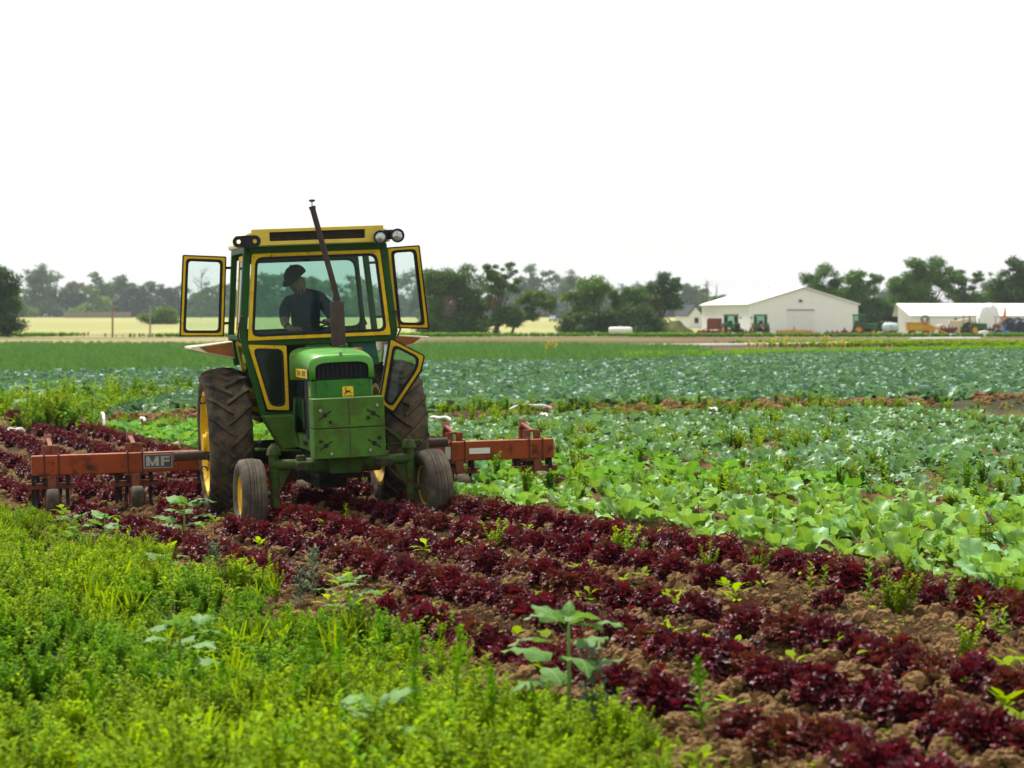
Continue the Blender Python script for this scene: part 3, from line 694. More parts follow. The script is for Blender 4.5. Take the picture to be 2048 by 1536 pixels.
BP = {'pelvis': ((.03, .34, 1.76), (.17, .14)), 'waist': ((.02, .30, 1.95), (.165, .135)), 'chest': ((.02, .22, 2.25), (.19, .15)), 'collar': ((.01, .19, 2.45), (.15, .10)),
      'neck': ((-.035, .16, 2.54), .075), 'jaw': ((-.085, .11, 2.615), (.085, .09)), 'skull': ((-.105, .12, 2.715), (.118, .12)), 'nose': ((-.165, .0, 2.63), .02),
      'shl': ((-.16, .19, 2.43), .085), 'upl': ((-.235, .14, 2.34), .085), 'elbl': ((-.25, .06, 2.17), .050), 'wrl': ((-.20, -.15, 2.10), .034), 'pal': ((-.15, -.20, 2.10), (.04, .022)),
      'shr': ((.20, .20, 2.44), .09), 'upr': ((.285, .14, 2.32), .088), 'elbr': ((.335, .02, 2.15), .052), 'wrr': ((.25, -.17, 2.17), .034), 'par': ((.21, -.21, 2.18), (.04, .022)),
      'hipl': ((-.08, .28, 1.76), .11), 'knl': ((-.14, -.22, 1.78), .075), 'ftl': ((-.16, -.36, 1.28), .05), 'toel': ((-.17, -.50, 1.22), .04),
      'hipr': ((.14, .28, 1.76), .11), 'knr': ((.22, -.22, 1.78), .075), 'ftr': ((.24, -.36, 1.28), .05), 'toer': ((.25, -.50, 1.22), .04)}
ED = [('pelvis', 'waist'), ('waist', 'chest'), ('chest', 'collar'), ('collar', 'neck'), ('neck', 'jaw'), ('jaw', 'skull'), ('jaw', 'nose'), ('collar', 'shl'), ('shl', 'upl'), ('upl', 'elbl'), ('elbl', 'wrl'), ('wrl', 'pal'),
      ('collar', 'shr'), ('shr', 'upr'), ('upr', 'elbr'), ('elbr', 'wrr'), ('wrr', 'par'), ('pelvis', 'hipl'), ('hipl', 'knl'), ('knl', 'ftl'), ('ftl', 'toel'), ('pelvis', 'hipr'), ('hipr', 'knr'), ('knr', 'ftr'), ('ftr', 'toer')]
for hnd, sx in (('pal', 1), ('par', -1)):
    px_, py_, pz_ = BP[hnd][0]
    for k in range(5):
        a_ = (k - 1.7) * .019; ln = (.045, .062, .068, .062, .05)[k]
        BP[f'{hnd}f{k}'] = ((px_ + sx * ln * .7, py_ + a_, pz_ + .018 - (k == 0) * .02), .0095); BP[f'{hnd}g{k}'] = ((px_ + sx * ln * .95, py_ + a_, pz_ - .018), .0085)
        ED += [(hnd, f'{hnd}f{k}'), (f'{hnd}f{k}', f'{hnd}g{k}')]
SHIRT = {'waist', 'chest', 'collar', 'shl', 'shr', 'upl', 'upr'}; LEGS = {'pelvis', 'hipl', 'hipr', 'knl', 'knr', 'ftl', 'ftr', 'toel', 'toer'}
pe = empty('person', T_LOC, T_ROT)
tag(pe, 'person in dark cap and navy short-sleeved shirt leaning over the wheel inside the cab', 'person')
skin_body('body', BP, ED, pe, lambda k: 1 if k in SHIRT else 2 if k in LEGS else 0, [M['skin'], M['shirt'], M['trousers']])
HM = Matrix.Translation((-.10, .12, 2.735)) @ Euler((R(24), R(-10), R(-42))).to_matrix().to_4x4() @ Matrix.Scale(1.2, 4)
mb = MB(); vs = []; fs = []
for i in range(7):
    a = i / 6 * math.pi / 2
    for j in range(20):
        b_ = j / 20 * math.tau; vs.append((.110 * math.cos(a) * math.cos(b_), .122 * math.cos(a) * math.sin(b_), -.01 + .105 * math.sin(a)))
fs = [(i * 20 + j, i * 20 + (j + 1) % 20, i * 20 + 20 + (j + 1) % 20, i * 20 + 20 + j) for i in range(6) for j in range(20)]
mb.add(vs, fs, HM)
vs = []
for z_ in (-.012, 0.0):
    for j in range(11):
        a = math.pi + j / 10 * math.pi; vs.append((.105 * math.cos(a), .118 * math.sin(a), z_)); vs.append((.092 * math.cos(a), -.02 + .20 * math.sin(a), z_ - .022 * abs(math.sin(a))))
fs = [(2 * j, 2 * j + 1, 2 * j + 3, 2 * j + 2) for j in range(10)] + [(22 + 2 * j, 22 + 2 * j + 2, 22 + 2 * j + 3, 22 + 2 * j + 1) for j in range(10)] + [(2 * j + 1, 22 + 2 * j + 1, 22 + 2 * j + 3, 2 * j + 3) for j in range(10)]
mb.add(vs, fs, HM); mb.tube([HM @ Vector((0, 0, .093)), HM @ Vector((0, 0, .104))], .012, 8)
mb.build('cap', M['cap'], pe, smooth=45)

# ================================================================== the cultivator behind it
b0 = Matrix.Translation(T_LOC) @ Euler((0, 0, R(12.5))).to_matrix().to_4x4() @ Vector((-.02, 1.32, .545))
cu = empty('cultivator', b0, (0, R(-1.3), R(12.5)))
tag(cu, 'wide orange row cultivator on a square toolbar mounted behind the tractor', 'cultivator')
bar = MB().box(-3.17, 3.17, -.095, .095, -.118, .118).build('toolbar', M['orange'], cu, bevel=.012)
pl = MB().box(-1.86, -1.52, -.102, -.0965, -.072, .098).build('maker_plate', M['plate_silver'], bar)
MB().box(-1.85, -1.53, -.105, -.1025, -.062, .088).build('plate_ground', M['plate_grey'], bar)
mb = MB()                                                # the two block letters on the plate
q = lambda pts: panel(mb, pts, -.1085, -.1055)
q([(-1.83, -.045), (-1.83, .07), (-1.79, .07), (-1.79, -.045)]); q([(-1.795, .07), (-1.755, -.01), (-1.755, -.045), (-1.765, -.045), (-1.795, .02)])
q([(-1.715, .07), (-1.755, -.01), (-1.755, -.045), (-1.745, -.045), (-1.715, .02)]); q([(-1.72, -.045), (-1.72, .07), (-1.68, .07), (-1.68, -.045)])
q([(-1.655, -.045), (-1.655, .07), (-1.62, .07), (-1.62, -.045)]); q([(-1.62, .07), (-1.55, .07), (-1.555, .045), (-1.62, .045)])
q([(-1.62, .025), (-1.55, .025), (-1.56, 0), (-1.62, 0)])
mb.build('plate_letters', M['plate_silver'], bar)
MB().box(2.10, 2.36, -.1005, -.0965, -.035, .035).build('white_plate', M['white'], bar)
MB().box(1.80, 1.88, -.1005, -.0965, -.09, .06).build('worn_plate', M['plate_silver'], bar)
def shank_mesh():
    mb = MB(); pts = []
    for k in range(12):
        a = R(200) - k / 11 * R(235); pts.append((.11 * math.cos(a) * .9, .12 + .12 * math.sin(a)))
    pts += [(pts[-1][0] + .015, -.05), (pts[-1][0] - .01, -.13), (pts[-1][0] - .05, -.21)]
    w_ = .022
    vs = []
    for i, (y_, z_) in enumerate(pts):
        p0 = Vector(pts[max(i - 1, 0)]); p1 = Vector(pts[min(i + 1, len(pts) - 1)]); d = (p1 - p0).normalized(); n_ = Vector((-d.y, d.x)) * .007
        for sx in (-w_, w_):
            for s_ in (-1, 1): vs.append((sx, y_ + n_.x * s_, z_ + n_.y * s_))
    k = 4; fs = []
    for i in range(len(pts) - 1):
        b_ = i * k
        for a, c_ in ((0, 1), (1, 3), (3, 2), (2, 0)): fs.append((b_ + a, b_ + c_, b_ + k + c_, b_ + k + a))
    mb.add(vs, fs + [(0, 2, 3, 1)])
    y_, z_ = pts[-1]
    mb.add([(-.012, y_, z_ + .06), (.012, y_, z_ + .06), (-.055, y_ + .05, z_ - .06), (.055, y_ + .05, z_ - .06), (0, y_ - .05, z_ - .07), (0, y_ + .03, z_)], [(0, 1, 5), (0, 5, 2), (1, 3, 5), (0, 2, 4), (1, 4, 3), (0, 4, 1)])
    me = mb.build('shank', M['black'], None, smooth=40, link=False).data
    return me
SH = shank_mesh()
me_ub = None
for k in range(-3, 4):
    X0 = k * .98
    ru = MB()
    for q0, q1 in ((-.105, -.02), (.02, .105)): ru.box(X0 + q0, X0 + q1, .098, .14, -.05, .225)              # upright plates
    ru.bar((X0, .10, .215), (X0 - .01, .62, .285), .05, .03); ru.bar((X0 - .01, .55, .24), (X0 - .01, .62, .33), .09, .03)
    ru.bar((X0 - .03, .10, -.06), (X0 - .03, .66, -.16), .02, .05); ru.bar((X0 + .03, .10, -.10), (X0 + .03, .66, -.20), .02, .05)
    ru.box(X0 - .05, X0 + .05, .60, .66, -.30, .25); ru.bar((X0 - .10, -.05, -.17), (X0 - .02, .50, -.27), .012, .12)
    ru.box(X0 - .12, X0 + .12, -.09, .09, -.15, -.121)
    ru = ru.build('row_unit', M['redbrown'], cu, bevel=.004)
    for q0 in (-.085, .085):
        pts = [(X0 + q0, .11, -.135), (X0 + q0, -.107, -.135), (X0 + q0, -.107, .13), (X0 + q0, .11, .13)]
        MB().tube(pts, .010, 6).build('u_bolt', M['rusty'], ru, smooth=40)
    MB().box(X0 - .29, X0 + .29, .02, .075, -.285, -.215).build('tool_bar', M['redbrown'], ru, bevel=.004)
    MB().box(X0 - .20, X0 + .20, .38, .43, -.265, -.205).build('tool_bar', M['redbrown'], ru, bevel=.004)
    for sx, sy in ((-.21, .05), (.19, .05), (-.15, .41), (.12, .41), (-.09, .05), (.04, .41)):
        sh = obj('shank', SH, ru, (X0 + sx, sy, -.315 if sy < .2 else -.30), (0, 0, 0))
    if k in (-3, -2, 0, 2, 3):
        fk = MB(); fk.box(X0 - .045, X0 + .045, -.20, -.14, -.30, -.115)
        for sx in (-1, 1): fk.tube([(X0 + sx * .03, -.20, -.28), (X0 + sx * .055, -.24, -.315), (X0 + sx * .098, -.30, -.37), (X0 + sx * .098, -.36, -.47)], .013, 6)
        fk.build('wheel_fork', M['redbrown'], ru, smooth=40)
        gw = MB().lathe([(-.07, .08), (-.078, .13), (-.06, .158), (0, .165), (.06, .158), (.078, .13), (.07, .08)], 28, 'x', (X0, -.36, -.42)).build('gauge_wheel', M['tyre_front'] if k == 3 else M['tyre'], ru, smooth=45)
        MB().lathe([(-.075, 0), (-.075, .085), (.075, .085), (.075, 0)], 16, 'x', (X0, -.36, -.42)).build('wheel_disc', M['redbrown'], ru)

# ================================================================== plants
M['lettuce'] = leafmat('red_lettuce_leaf', (.165, .010, .030), (.034, .004, .009), .28, .45, .22, .30, (.085, .023, .012))
M['kale'] = leafmat('kale_leaf', (.09, .265, .010), (.205, .415, .09), .36, .48, .18, .16, (.105, .29, .10))
M['kale_v'] = leafmat('veined_kale_leaf', (.095, .25, .006), (.215, .40, .06), .36, .45, .26, .30, (.20, .40, .20), True)  # bluish leaf variety, widened to paint in highlights and backlit blades
M['cabbage'] = leafmat('cabbage_leaf', (.085, .20, .07), (.15, .30, .145), .27, .45, .32, .18)
M['broccoli'] = leafmat('broccoli_leaf', (.045, .135, .070), (.19, .34, .235), .26, .45, .28, .28)
M['weed'] = leafmat('bright_weed_leaf', (.135, .255, .001), (.27, .385, .002), .44, .6, .05, .24, (.24, .37, .003))
M['weed2'] = leafmat('green_weed_leaf', (.075, .215, .003), (.155, .315, .004), .42, .6, .05, .22)
M['weed_grey'] = leafmat('grey_feathery_leaf', (.085, .17, .09), (.13, .22, .12), .35, .6, .3, .15)
M['sunleaf'] = leafmat('sunflower_leaf', (.075, .20, .022), (.12, .26, .045), .34, .55, .2, .12, None, True)
M['stem'] = pmat('pale_green_stem', (.16, .26, .05), .6, var=.2)
M['onion'] = leafmat('onion_leaf', (.07, .19, .04), (.13, .29, .06), .28, .5, .3, .22)
M['flower'] = pmat('yellow_flower', (.72, .55, .02), .6, var=.1)
M['clod'] = pmat('soil_clod', (.17, .098, .037), .95, var=.4, vs=2.5)

def blade(L, W, nu=6, nv=4, e0=.9, droop=1.0, cup=.0, ruf=0., rk=3, wfun=None, pet=0., rg=None, twist=0.):
    """one leaf as a grid along +x: e0 = angle at the base, droop = how far it bends over"""
    rg = rg or rng
    t_ = np.linspace(0, 1, nu + 1); tot = L + pet
    if pet: t_ = np.concatenate([[0], pet / tot + (1 - pet / tot) * t_])
    ang = e0 - droop * t_ ** 1.3
    dx = np.diff(t_) * tot; am = (ang[1:] + ang[:-1]) / 2
    cx = np.concatenate([[0], np.cumsum(dx * np.cos(am))]); cz = np.concatenate([[0], np.cumsum(dx * np.sin(am))])
    bt = np.clip((t_ * tot - pet) / L, 0, 1)
    wd = (wfun or (lambda q: np.sin(np.pi * np.clip(q, 0, 1) ** .75) ** .8))(bt) * W / 2 + .004
    s_ = np.linspace(-1, 1, nv + 1)
    T, S_ = np.meshgrid(np.arange(len(t_)), s_, indexing='ij')
    nx, nz = -np.sin(ang), np.cos(ang)
    ph = rg.random(2) * 6.3
    off = cup * np.abs(S_) ** 1.6 * wd[T] + ruf * np.abs(S_) ** 1.5 * np.sin(bt[T] * rk * 6.28 + np.where(S_ > 0, ph[0], ph[1])) * (bt[T] > 0) + twist * S_ * wd[T] * bt[T]
    yy = S_ * wd[T] * (1 + .16 * np.cos(bt[T] * rk * 6.28 + ph[0]) * (ruf > 0))
    V_ = np.stack([cx[T] + nx[T] * off, yy, cz[T] + nz[T] * off], -1).reshape(-1, 3)
    n2 = nv + 1; i0 = (np.arange(len(t_) - 1)[:, None] * n2 + np.arange(nv)[None, :]).ravel()
    return V_, np.stack([i0, i0 + 1, i0 + n2 + 1, i0 + n2], -1)
def rz(V_, a): c_, s_ = math.cos(a), math.sin(a); return np.stack([V_[:, 0] * c_ - V_[:, 1] * s_, V_[:, 0] * s_ + V_[:, 1] * c_, V_[:, 2]], -1)
class Acc:
    def __init__(s): s.v = []; s.f = []; s.n = 0
    def add(s, V_, F_): s.v.append(V_); s.f.append(F_ + s.n); s.n += len(V_)
    def mesh(s, name, mat, smooth=True): return mesh_np(name, np.concatenate(s.v), np.concatenate(s.f), mat, smooth)
def stalk(acc, p0, p1, r0, r1, n=4):
    p0 = np.array(p0, float); p1 = np.array(p1, float); d = p1 - p0; d /= np.linalg.norm(d)
    a = np.cross(d, [0, 0, 1.]) if abs(d[2]) < .9 else np.cross(d, [1., 0, 0]); a /= np.linalg.norm(a); b_ = np.cross(d, a)
    k = np.arange(n) / n * math.tau; c_ = np.cos(k)[:, None] * a + np.sin(k)[:, None] * b_
    V_ = np.concatenate([p0 + c_ * r0, p1 + c_ * r1]); i0 = np.arange(n); acc.add(V_, np.stack([i0, (i0 + 1) % n, (i0 + 1) % n + n, i0 + n], -1))

def lettuce_mesh(k):
    rg = np.random.default_rng(100 + k); A = Acc(); ob = lambda q: np.clip(q, 0, 1) ** .55 * np.where(q > .93, .86, 1)
    for i in range(9):                                                        # outer leaves
        V_, F_ = blade(.15 * rg.uniform(.85, 1.1), .13, 4, 8, rg.uniform(.25, .6), .5, .2, .02, 2., ob, rg=rg); A.add(rz(V_ + rg.normal(0, .005, V_.shape), i * .7 + rg.normal(0, .2)), F_)
    n = 230
    for i in range(n):                                                        # curled frills all over the head
        q = (i + .5) / n; el = math.asin(max(-.1, 1 - 1.05 * q)); az = i * 2.39996 + rg.normal(0, .25); r_ = rg.uniform(.085, .122) * (1 + .16 * math.sin(az * 2 + k) + .16 * math.sin(az * 3 + 2 * k) + .12 * math.sin(el * 5 + az * 2))
        L = rg.uniform(.022, .042)
        V_, F_ = blade(L, L * rg.uniform(1.1, 1.7), 2, 6, el + rg.normal(.15, .4), rg.uniform(.2, 1.3), .2, .011, rg.uniform(.9, 1.6), ob, rg=rg)
        V_ += rg.normal(0, .003, V_.shape); V_[:, 0] += r_ * math.cos(el); V_[:, 2] += .035 + r_ * math.sin(el) * .92
        A.add(rz(V_, az), F_)
    return A.mesh('lettuce', M['lettuce'])
def kale_leaf(rg, L, e=.9, dr=1.1):
    wf = lambda q: (np.clip(q, 0, 1) ** .5) * np.sqrt(np.clip(1.02 - q ** 3.2, 0, 1))
    return blade(L, L * rg.uniform(.8, 1.05), 7, 6, e, dr, rg.uniform(.0, .55), L * .085, rg.uniform(1.6, 2.6), wf, pet=L * .5, rg=rg, twist=rg.normal(0, .15))
def kale_mesh(k, mat, nl, size, wide=1.):
    rg = np.random.default_rng(200 + k); A = Acc()
    for i in range(nl):
        q = i / nl; V_, F_ = kale_leaf(rg, size * rg.uniform(.75, 1.15) * (.6 + .5 * q), 1.42 - .85 * q + rg.normal(0, .14), rg.uniform(.25, 1.1) * wide)
        A.add(rz(V_, i * 2.4 + rg.normal(0, .3)), F_)
    return A.mesh('kale_plant', mat)
KL = []
for k in range(10):
    V_, F_ = kale_leaf(np.random.default_rng(300 + k), 1.0, 0.0, .15 + .09 * k); KL.append(mesh_np('leaf', V_, F_, M['kale_v']))
LET = [lettuce_mesh(k) for k in range(6)]
KAL = [kale_mesh(k, M['kale'], 10, .22) for k in range(6)]
CAB = [kale_mesh(k + 20, M['cabbage'], 11, .26, 1.2) for k in range(5)]
BRO = [kale_mesh(k + 40, M['broccoli'], 12, .30, .8) for k in range(5)]
def bushy_weed(k, mat, h=.34, stems=7, leaves=34, ll=.036, lw=.0048, spread=.5):
    rg = np.random.default_rng(400 + k); A = Acc()
    for i in range(stems):
        az = rg.random() * 6.28; ln = rg.uniform(.05, spread); hh = h * rg.uniform(.65, 1.1)
        p1 = np.array([math.cos(az) * ln * hh, math.sin(az) * ln * hh, hh]); stalk(A, (0, 0, 0), p1, .004, .0015, 3)
        for j in range(leaves):
            q = .12 + .9 * (j + rg.random()) / leaves; L = ll * rg.uniform(.6, 1.2) * (1.15 - .45 * q)
            V_, F_ = blade(L, lw * 2, 2, 1, rg.uniform(.0, 1.1), rg.uniform(.2, .9), rg=rg, wfun=lambda z: np.sin(np.pi * z * .93 + .12) + .05)
            A.add(rz(V_, j * 2.4 + rg.random()) + p1 * min(q, 1.0) + rg.normal(0, .006, 3), F_)
    return A.mesh('weed_clump', mat)
def broad_weed(k, mat, h=.22, n=22, ll=.06):
    rg = np.random.default_rng(500 + k); A = Acc()
    for i in range(3):
        az = rg.random() * 6.28; ln = rg.uniform(0, .4) * h; p1 = np.array([math.cos(az) * ln, math.sin(az) * ln, h * rg.uniform(.7, 1.1)]); stalk(A, (0, 0, 0), p1, .004, .002, 3)
        for j in range(n // 3):
            q = .2 + .8 * j / (n // 3); L = ll * rg.uniform(.7, 1.25)
            V_, F_ = blade(L, L * .55, 3, 2, rg.uniform(.2, .9), rg.uniform(.5, 1.5), .15, rg=rg, pet=L * .4)
            A.add(rz(V_, j * 2.4 + rg.random()) + p1 * q, F_)
    return A.mesh('broad_weed', mat)
def grass_tuft(k, mat, h=.3, n=26, w=.006, lean=.5):
    rg = np.random.default_rng(600 + k); A = Acc()
    for i in range(n):
        V_, F_ = blade(h * rg.uniform(.6, 1.15), w * 2, 3, 1, rg.uniform(1.1, 1.55), rg.uniform(.1, 1.3) * lean, rg=rg, wfun=lambda z: (1 - z * .85))
        A.add(rz(V_, rg.random() * 6.28) + np.array([rg.normal(0, .02), rg.normal(0, .02), 0]), F_)
    return A.mesh('grass_tuft', mat)
def feather_weed(k, mat, h=.5):
    rg = np.random.default_rng(700 + k); A = Acc(); stalk(A, (0, 0, 0), (0, 0, h), .006, .002, 4)
    for j in range(46):
        q = .15 + .85 * j / 46; L = .12 * (1.2 - .7 * q) * rg.uniform(.6, 1.2); az = j * 2.4; e = rg.uniform(.2, .9)
        d = np.array([math.cos(az) * math.cos(e), math.sin(az) * math.cos(e), math.sin(e)]); b0_ = np.array([0, 0, h * q])
        stalk(A, b0_, b0_ + d * L, .0012, .0008, 3)
        for i in range(9):
            V_, F_ = blade(.030, .0028, 1, 1, rg.uniform(-.5, 1.), .4, rg=rg, wfun=lambda z: 1 - z * .6); A.add(rz(V_, az + rg.uniform(-1.4, 1.4)) + b0_ + d * L * (.25 + .75 * i / 9), F_)
    return A.mesh('feathery_weed', mat)
def lance_weed(k, mat, h=.32):
    rg = np.random.default_rng(800 + k); A = Acc(); stalk(A, (0, 0, 0), (.01, 0, h), .005, .002, 4)
    for j in range(26):
        q = .1 + .9 * j / 26; L = .075 * (1.15 - .6 * q) * rg.uniform(.75, 1.2)
        V_, F_ = blade(L, L * .30, 3, 1, .9 - .4 * (1 - q), .7, rg=rg, pet=.008); A.add(rz(V_, j * 2.4) + np.array([.01 * q, 0, h * q]), F_)
    return A.mesh('upright_weed', mat)
def seedling(k, mat):
    rg = np.random.default_rng(900 + k); A = Acc(); h = rg.uniform(.05, .12); stalk(A, (0, 0, 0), (0, 0, h), .003, .002, 3)
    for j in range(6):
        L = rg.uniform(.05, .085); V_, F_ = blade(L, L * .5, 3, 2, rg.uniform(.3, 1.), rg.uniform(.3, 1.), .1, rg=rg, pet=L * .3); A.add(rz(V_, j * 2.4) + np.array([0, 0, h * (.5 + .5 * j / 6)]), F_)
    return A.mesh('weed_seedling', mat)
def clod_mesh(k):
    bm = bmesh.new(); bmesh.ops.create_icosphere(bm, subdivisions=3, radius=.5); rg = np.random.default_rng(1000 + k)
    for v in bm.verts:
        n_ = .45 + .75 * float(vnoise(v.co.x * 3 + k * 3, v.co.y * 3 + v.co.z * 2.3)) + .5 * float(vnoise(v.co.x * 8 + v.co.y * 3, v.co.z * 8 + v.co.y * 6 + k)) + .25 * float(vnoise(v.co.x * 17 + v.co.y * 9, v.co.z * 17 - v.co.y * 11 + k)); v.co = v.co * n_ * rg.uniform(.93, 1.07); v.co.z *= .75
    me = bpy.data.meshes.new('clod'); bm.to_mesh(me); bm.free(); me.materials.append(M['clod'])
    return me
WEED = [bushy_weed(k, M['weed'] if k < 4 else M['weed2'], *( (.30, 8, 62), (.38, 7, 70), (.24, 9, 50), (.30, 8, 60), (.33, 8, 64), (.22, 9, 50))[k]) for k in range(6)]
BROAD = [broad_weed(k, M['weed2'] if k % 2 else M['weed']) for k in range(4)]
TUFT = [grass_tuft(k, M['weed']) for k in range(3)]
LANCE = [lance_weed(k, M['weed2'] if k else M['weed']) for k in range(3)]
FEATH = [feather_weed(k, M['weed_grey']) for k in range(3)]
SEED = [seedling(k, M['weed']) for k in range(5)]
CLOD = [clod_mesh(k) for k in range(5)]
ONION = [grass_tuft(10 + k, M['onion'], .5, 20, .016, .35) for k in range(3)]

def P3(x_, y_, dz=0.): return np.stack([x_, y_, zground(x_, y_) + dz], -1)
def inview(x_, y_, m_=0.): return np.abs(x_) < .2048 * y_ + m_
# ---- where the tractor's wheels and the row units roll, nothing stands
TM = (Matrix.Translation(T_LOC) @ Euler((0, 0, R(12.5))).to_matrix().to_4x4()).inverted()
def under_wheels(x_, y_):
    c_, s_ = math.cos(R(12.5)), math.sin(R(12.5)); dx = x_ - T_LOC[0]; dy_ = y_ - T_LOC[1]; lx = dx * c_ + dy_ * s_; ly = -dx * s_ + dy_ * c_
    return ((np.abs(np.abs(lx) - 1.0) < .34) & (np.abs(ly) < .6)) | ((np.abs(np.abs(lx) - .985) < .24) & (np.abs(ly + 2.3) < .36))

def under_units(x_, y_, front=.1):
    c_, s_ = math.cos(R(12.5)), math.sin(R(12.5)); dx = x_ - T_LOC[0]; dy_ = y_ - T_LOC[1]; lx = dx * c_ + dy_ * s_; ly = -dx * s_ + dy_ * c_
    return abs(lx) > 1.35 and abs(lx) < 3.5 and abs(((lx / .98) + .5) % 1 - .5) < .26 and front < ly < 1.9
# ---- red lettuce in five rows
rowname = {-.31: 'the row beside the kale', -1.24: 'the second row from the kale', -2.2: 'the middle lettuce row', -3.12: 'the second row from the weeds', -4.02: 'the row along the bright weeds'}
LP = []
for c0 in LETTUCE_ROWS:
    yv = 8.8
    while yv < 51:
        yv += rng.uniform(.15, .235)
        gap = vnoise(yv * .9, c0 * 7, 21)
        thr = .15 if c0 > -2.5 else (.34 if c0 > -3.5 else .36) if yv < 19 else .2
        if gap < thr and rng.random() < .85: continue
        xv = float(rowx(c0 + rng.normal(0, .045), yv))
        if abs(xv) > hw(yv) or under_wheels(xv, yv) or under_units(xv, yv): continue
        LP.append((xv, yv, c0, rng.uniform(.85, 1.25)))
LP.sort(key=lambda q: (not inview(q[0], q[1], .1), q[1]))
for i, (xv, yv, c0, s_) in enumerate(LP[:300]):
    o = obj('lettuce', LET[i % 6], None, (xv, yv, float(zground(xv, yv, False)) - .005), (rng.normal(0, .12), rng.normal(0, .12), rng.random() * 6.28), s_)
    tag(o, 'dark red frilly lettuce in ' + rowname[c0], 'lettuce', 'red lettuces in ' + rowname[c0])
q = np.array([(a, b_, s_) for a, b_, c_, s_ in LP[300:]])
tag(scatter('lettuce_rows', LET, np.stack([q[:, 0], q[:, 1], zground(q[:, 0], q[:, 1], False)], -1), rng.random(len(q)) * 6.28, q[:, 2], rng.integers(0, 6, len(q))),
    'far red lettuce continuing along the rows behind the cultivator', 'lettuce', kind='stuff')
# ---- kale beside the lettuce, cabbage beyond it up to the ditch
KP = []
kn = ['first', 'second', 'third', 'fourth', 'fifth', 'sixth']
for k in range(6):
    c0 = .58 + .86 * k; yv = 9
    while yv < 54:
        yv += rng.uniform(.26, .40)
        if vnoise(yv * .7, k * 9.1, 31) < .20 and rng.random() < .8: continue
        xv = float(rowx(c0 + rng.normal(0, .09), yv))
        if abs(xv) > hw(yv) or yv > ditch_y(xv) - 2.5 or under_units(xv, yv, -.7): continue
        KP.append((xv, yv, k, rng.uniform(.85, 1.25)))
KP.sort(key=lambda q: (not inview(q[0], q[1], .2), q[1]))
for i, (xv, yv, k, s_) in enumerate(KP[:300]):
    loc = (xv, yv, float(zground(xv, yv, False)) - .01); rot = (rng.normal(0, .1), rng.normal(0, .1), rng.random() * 6.28)
    lab = ('kale plant with broad wavy pale green leaves in the %s row from the red lettuce' % kn[k], 'kale', 'kale in the %s row from the lettuce' % kn[k])
    if i < 130 and inview(xv, yv, .2):
        r_ = tag(empty('kale_plant', loc, rot), *lab)
        nl = 10
        for j in range(nl):
            qq = j / nl; L = .21 * s_ * rng.uniform(.75, 1.15) * (.65 + .45 * qq)
            obj('leaf', KL[rng.integers(0, 10)], r_, (0, 0, 0), (rng.normal(0, .2), -(1.48 - .75 * qq + rng.normal(0, .18)), j * 2.4 + rng.normal(0, .3)), L)
    else: tag(obj('kale_plant', KAL[i % 6], None, loc, rot, s_), *lab)
q = np.array([(a, b_, s_) for a, b_, c_, s_ in KP[300:]])
tag(scatter('kale_rows', KAL, np.stack([q[:, 0], q[:, 1], zground(q[:, 0], q[:, 1], False)], -1), rng.random(len(q)) * 6.28, q[:, 2], rng.integers(0, 6, len(q))),
    'far pale green kale closing over the ends of its rows', 'kale', kind='stuff')
CP = []
for k in range(16):
    c0 = 5.9 + .95 * k; yv = 12
    while yv < 66:
        yv += rng.uniform(.34, .5); xv = float(rowx(c0 + rng.normal(0, .1), yv))
        if abs(xv) > hw(yv) or yv > ditch_y(xv) - 2.2: continue
        if vnoise(xv * .5, yv * .35, 41) < .24: continue
        CP.append((xv, yv, rng.uniform(.75, 1.2)))
CP.sort(key=lambda q: (not inview(q[0], q[1], .2), q[1]))
for i, (xv, yv, s_) in enumerate(CP[:300]):
    tag(obj('cabbage_plant', CAB[i % 5], None, (xv, yv, float(zground(xv, yv, False)) - .01), (rng.normal(0, .1), rng.normal(0, .1), rng.random() * 6.28), s_),
        'dull blue-green cabbage plant in the gappy rows between the kale and the ditch', 'cabbage', 'cabbages between the kale and the ditch')
if len(CP) > 300:
    q = np.array(CP[300:])
    tag(scatter('cabbage_rows', CAB, np.stack([q[:, 0], q[:, 1], zground(q[:, 0], q[:, 1], False)], -1), rng.random(len(q)) * 6.28, q[:, 2], rng.integers(0, 5, len(q))),
        'rest of the cabbage rows towards the ditch', 'cabbage', kind='stuff')
# ---- the broad blue-green broccoli field beyond the ditch
def bro_far(x_): return 113 + 1.45 * np.asarray(x_)
n = 52000
yv = 48 + 140 * rng.random(n) ** 1.0; xv = (rng.random(n) * 2 - 1) * hw(yv)
ok = (yv > ditch_y(xv) + 2.0 + rng.random(n)) & (yv < bro_far(xv) + rng.normal(0, 1, n)) & ~((xv < -8.6) & (yv < 66 + (xv + 10) * 2.0))
xv, yv = xv[ok], yv[ok]
o_ = np.lexsort((yv, ~inview(xv, yv, .2))); xv, yv = xv[o_], yv[o_]
sz = rng.uniform(.85, 1.4, len(xv)); zz = zground(xv, yv, False); hv = (vnoise(xv * .25, yv * .12, 51) - .5) * .35
for i in range(300):
    tag(obj('broccoli_plant', BRO[i % 5], None, (xv[i], yv[i], zz[i] - .01), (0, 0, rng.random() * 6.28), float(sz[i] * (1 + hv[i]))),
        'grey-blue broccoli plant along the front edge of the broad field behind the ditch', 'broccoli', 'broccoli along the front edge of its field')
tag(scatter('broccoli_field', BRO, np.stack([xv, yv, zz], -1)[300:], rng.random(len(xv) - 300) * 6.28, (sz * (1 + hv))[300:], rng.integers(0, 5, len(xv) - 300)),
    'broad field of blue-green broccoli leaves stretching behind the ditch', 'broccoli', kind='stuff')
